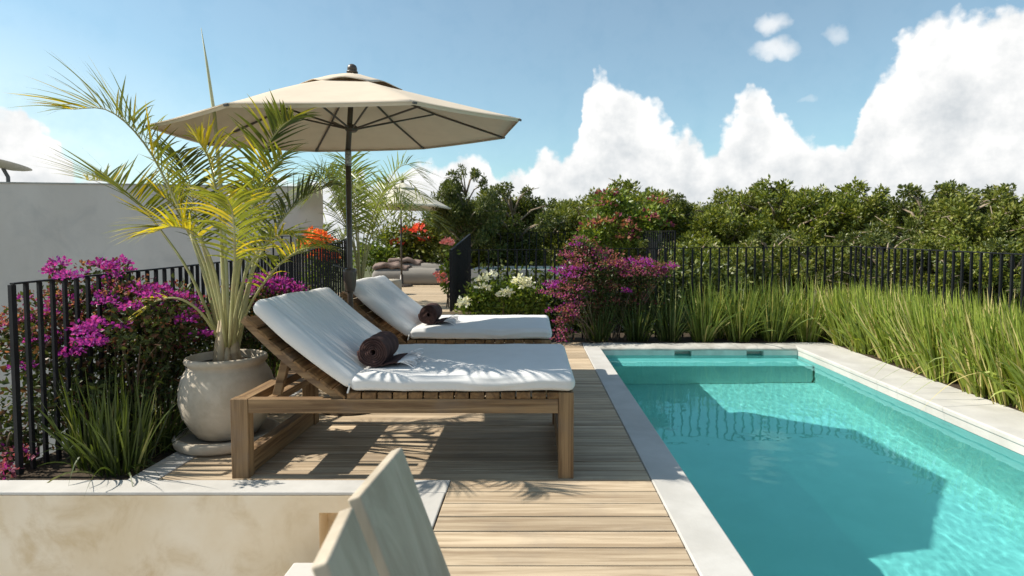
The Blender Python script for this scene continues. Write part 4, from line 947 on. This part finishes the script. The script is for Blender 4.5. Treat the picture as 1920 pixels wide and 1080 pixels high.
talls = [.8, .75, .85, .7]
def tree(px, py, Y, rad, k, label, rz, group=None, sz=1.):
    top = U(px, py, Y); s = rad * .9; h = (talls[k] + .12) * s * sz; c = Vector((top.x, Y, top.z - h))
    zb = (-talls[k] - 1.3) * s * sz
    t = thing('tree', label, 'tree', (c.x, c.y, min(c.z + zb, c.z - .5)), group)
    cm, tm = protos[k]
    for nm, me in (('crown', cm), ('trunk', tm)):
        o = bpy.data.objects.new(nm, me); COL.objects.link(o); o.parent = t; o.location = c - Vector(t.location); o.scale = (s, s, s * sz); o.rotation_euler = (0, 0, rz)
    return t
T = [ # px, py of top, depth, radius, prototype, label
    (872, 322, 15.5, 1.0, 2, 'slender tree with the highest narrow crown, left end of the tree line', 1.35),
    (835, 380, 17.5, 1.5, 2, 'dark tree right behind the far cream umbrella', 1.),
    (900, 358, 17.5, 1.7, 0, 'glossy dark tree below the highest narrow crown', 1.),
    (962, 352, 17.0, 1.6, 2, 'dark rounded tree right of the highest narrow crown, over the white flowers', 1.),
    (1030, 380, 20, 1.8, 0, 'low dark tree left of the climbing orange-leaved shrub', 1.),
    (1095, 364, 24, 2.2, 3, 'hazier tree peeping out above the middle bougainvillea', 1.),
    (1190, 344, 18.5, 2.2, 1, 'broad yellowish tree behind the climbing shrub', 1.),
    (1245, 366, 18.0, 1.3, 2, 'dark tree at the right side of the broad yellowish tree', 1.),
    (1295, 378, 22, 1.8, 0, 'small tree in the dip of the tree line, right of the far railing end', 1.),
    (1350, 384, 17, 1.8, 1, 'low yellow-green tree behind the middle of the long railing', 1.),
    (1400, 352, 19, 2.0, 0, 'green tree left of the central skyline peak', 1.),
    (1462, 344, 17.5, 2.1, 1, 'bright green tree forming the left central skyline peak', 1.),
    (1525, 362, 19.5, 2.0, 3, 'tree between the two central skyline peaks', 1.),
    (1575, 345, 17, 1.9, 1, 'bright green tree forming the right central skyline peak', 1.),
    (1640, 374, 16, 1.8, 0, 'tree behind the corner of the long railing', 1.),
    (1690, 372, 20, 2.0, 3, 'tree in the shallow dip right of the railing corner', 1.),
    (1740, 352, 14.5, 1.7, 2, 'dark loose-crowned tree with pale branches at right', 1.),
    (1800, 352, 13.5, 1.7, 0, 'large open tree near the right edge, pale twigs showing', 1.),
    (1858, 356, 14, 1.4, 2, 'dark tree with a ragged top near the right edge', 1.),
    (1925, 374, 13, 1.5, 1, 'tree cut by the right edge of the photo', 1.),
    (1985, 360, 15, 1.8, 0, 'tree just outside the right edge', 1.),
]
for i, (px, py, Y, rad, k, lab, sz) in enumerate(T): tree(px, py, Y, rad, k, lab, i * 1.3, 'trees beyond the terrace', sz)
L2 = ['left of the middle bougainvillea', 'below the climbing shrub', 'behind the left part of the long railing', 'behind the bars left of the railing centre', 'behind the bars at the railing centre', 'behind the bars right of the railing centre', 'just left of the railing corner', 'just right of the railing corner', 'behind the right railing section', 'behind the far right bars', 'lowest at the right edge', 'behind the dark stair guard']
for i, (px, py, Y, rad, k) in enumerate(((1010, 430, 20, 1.6, 3), (1230, 440, 15, 1.3, 1), (1310, 432, 13.5, 1.4, 1), (1385, 440, 13, 1.4, 0), (1450, 425, 14, 1.5, 3), (1530, 432, 13, 1.5, 0), (1600, 425, 13.5, 1.4, 2), (1665, 430, 12, 1.3, 0), (1740, 430, 11.5, 1.3, 3), (1820, 430, 11, 1.3, 1), (1905, 440, 10.5, 1.3, 0), (900, 425, 20, 1.6, 2))):
    tree(px, py + 16, Y, rad * .92, 2 if i % 3 == 1 else k, 'low leafy tree in the front row, ' + L2[i], i * 2.1 + .5, 'low trees in front of the tree line')
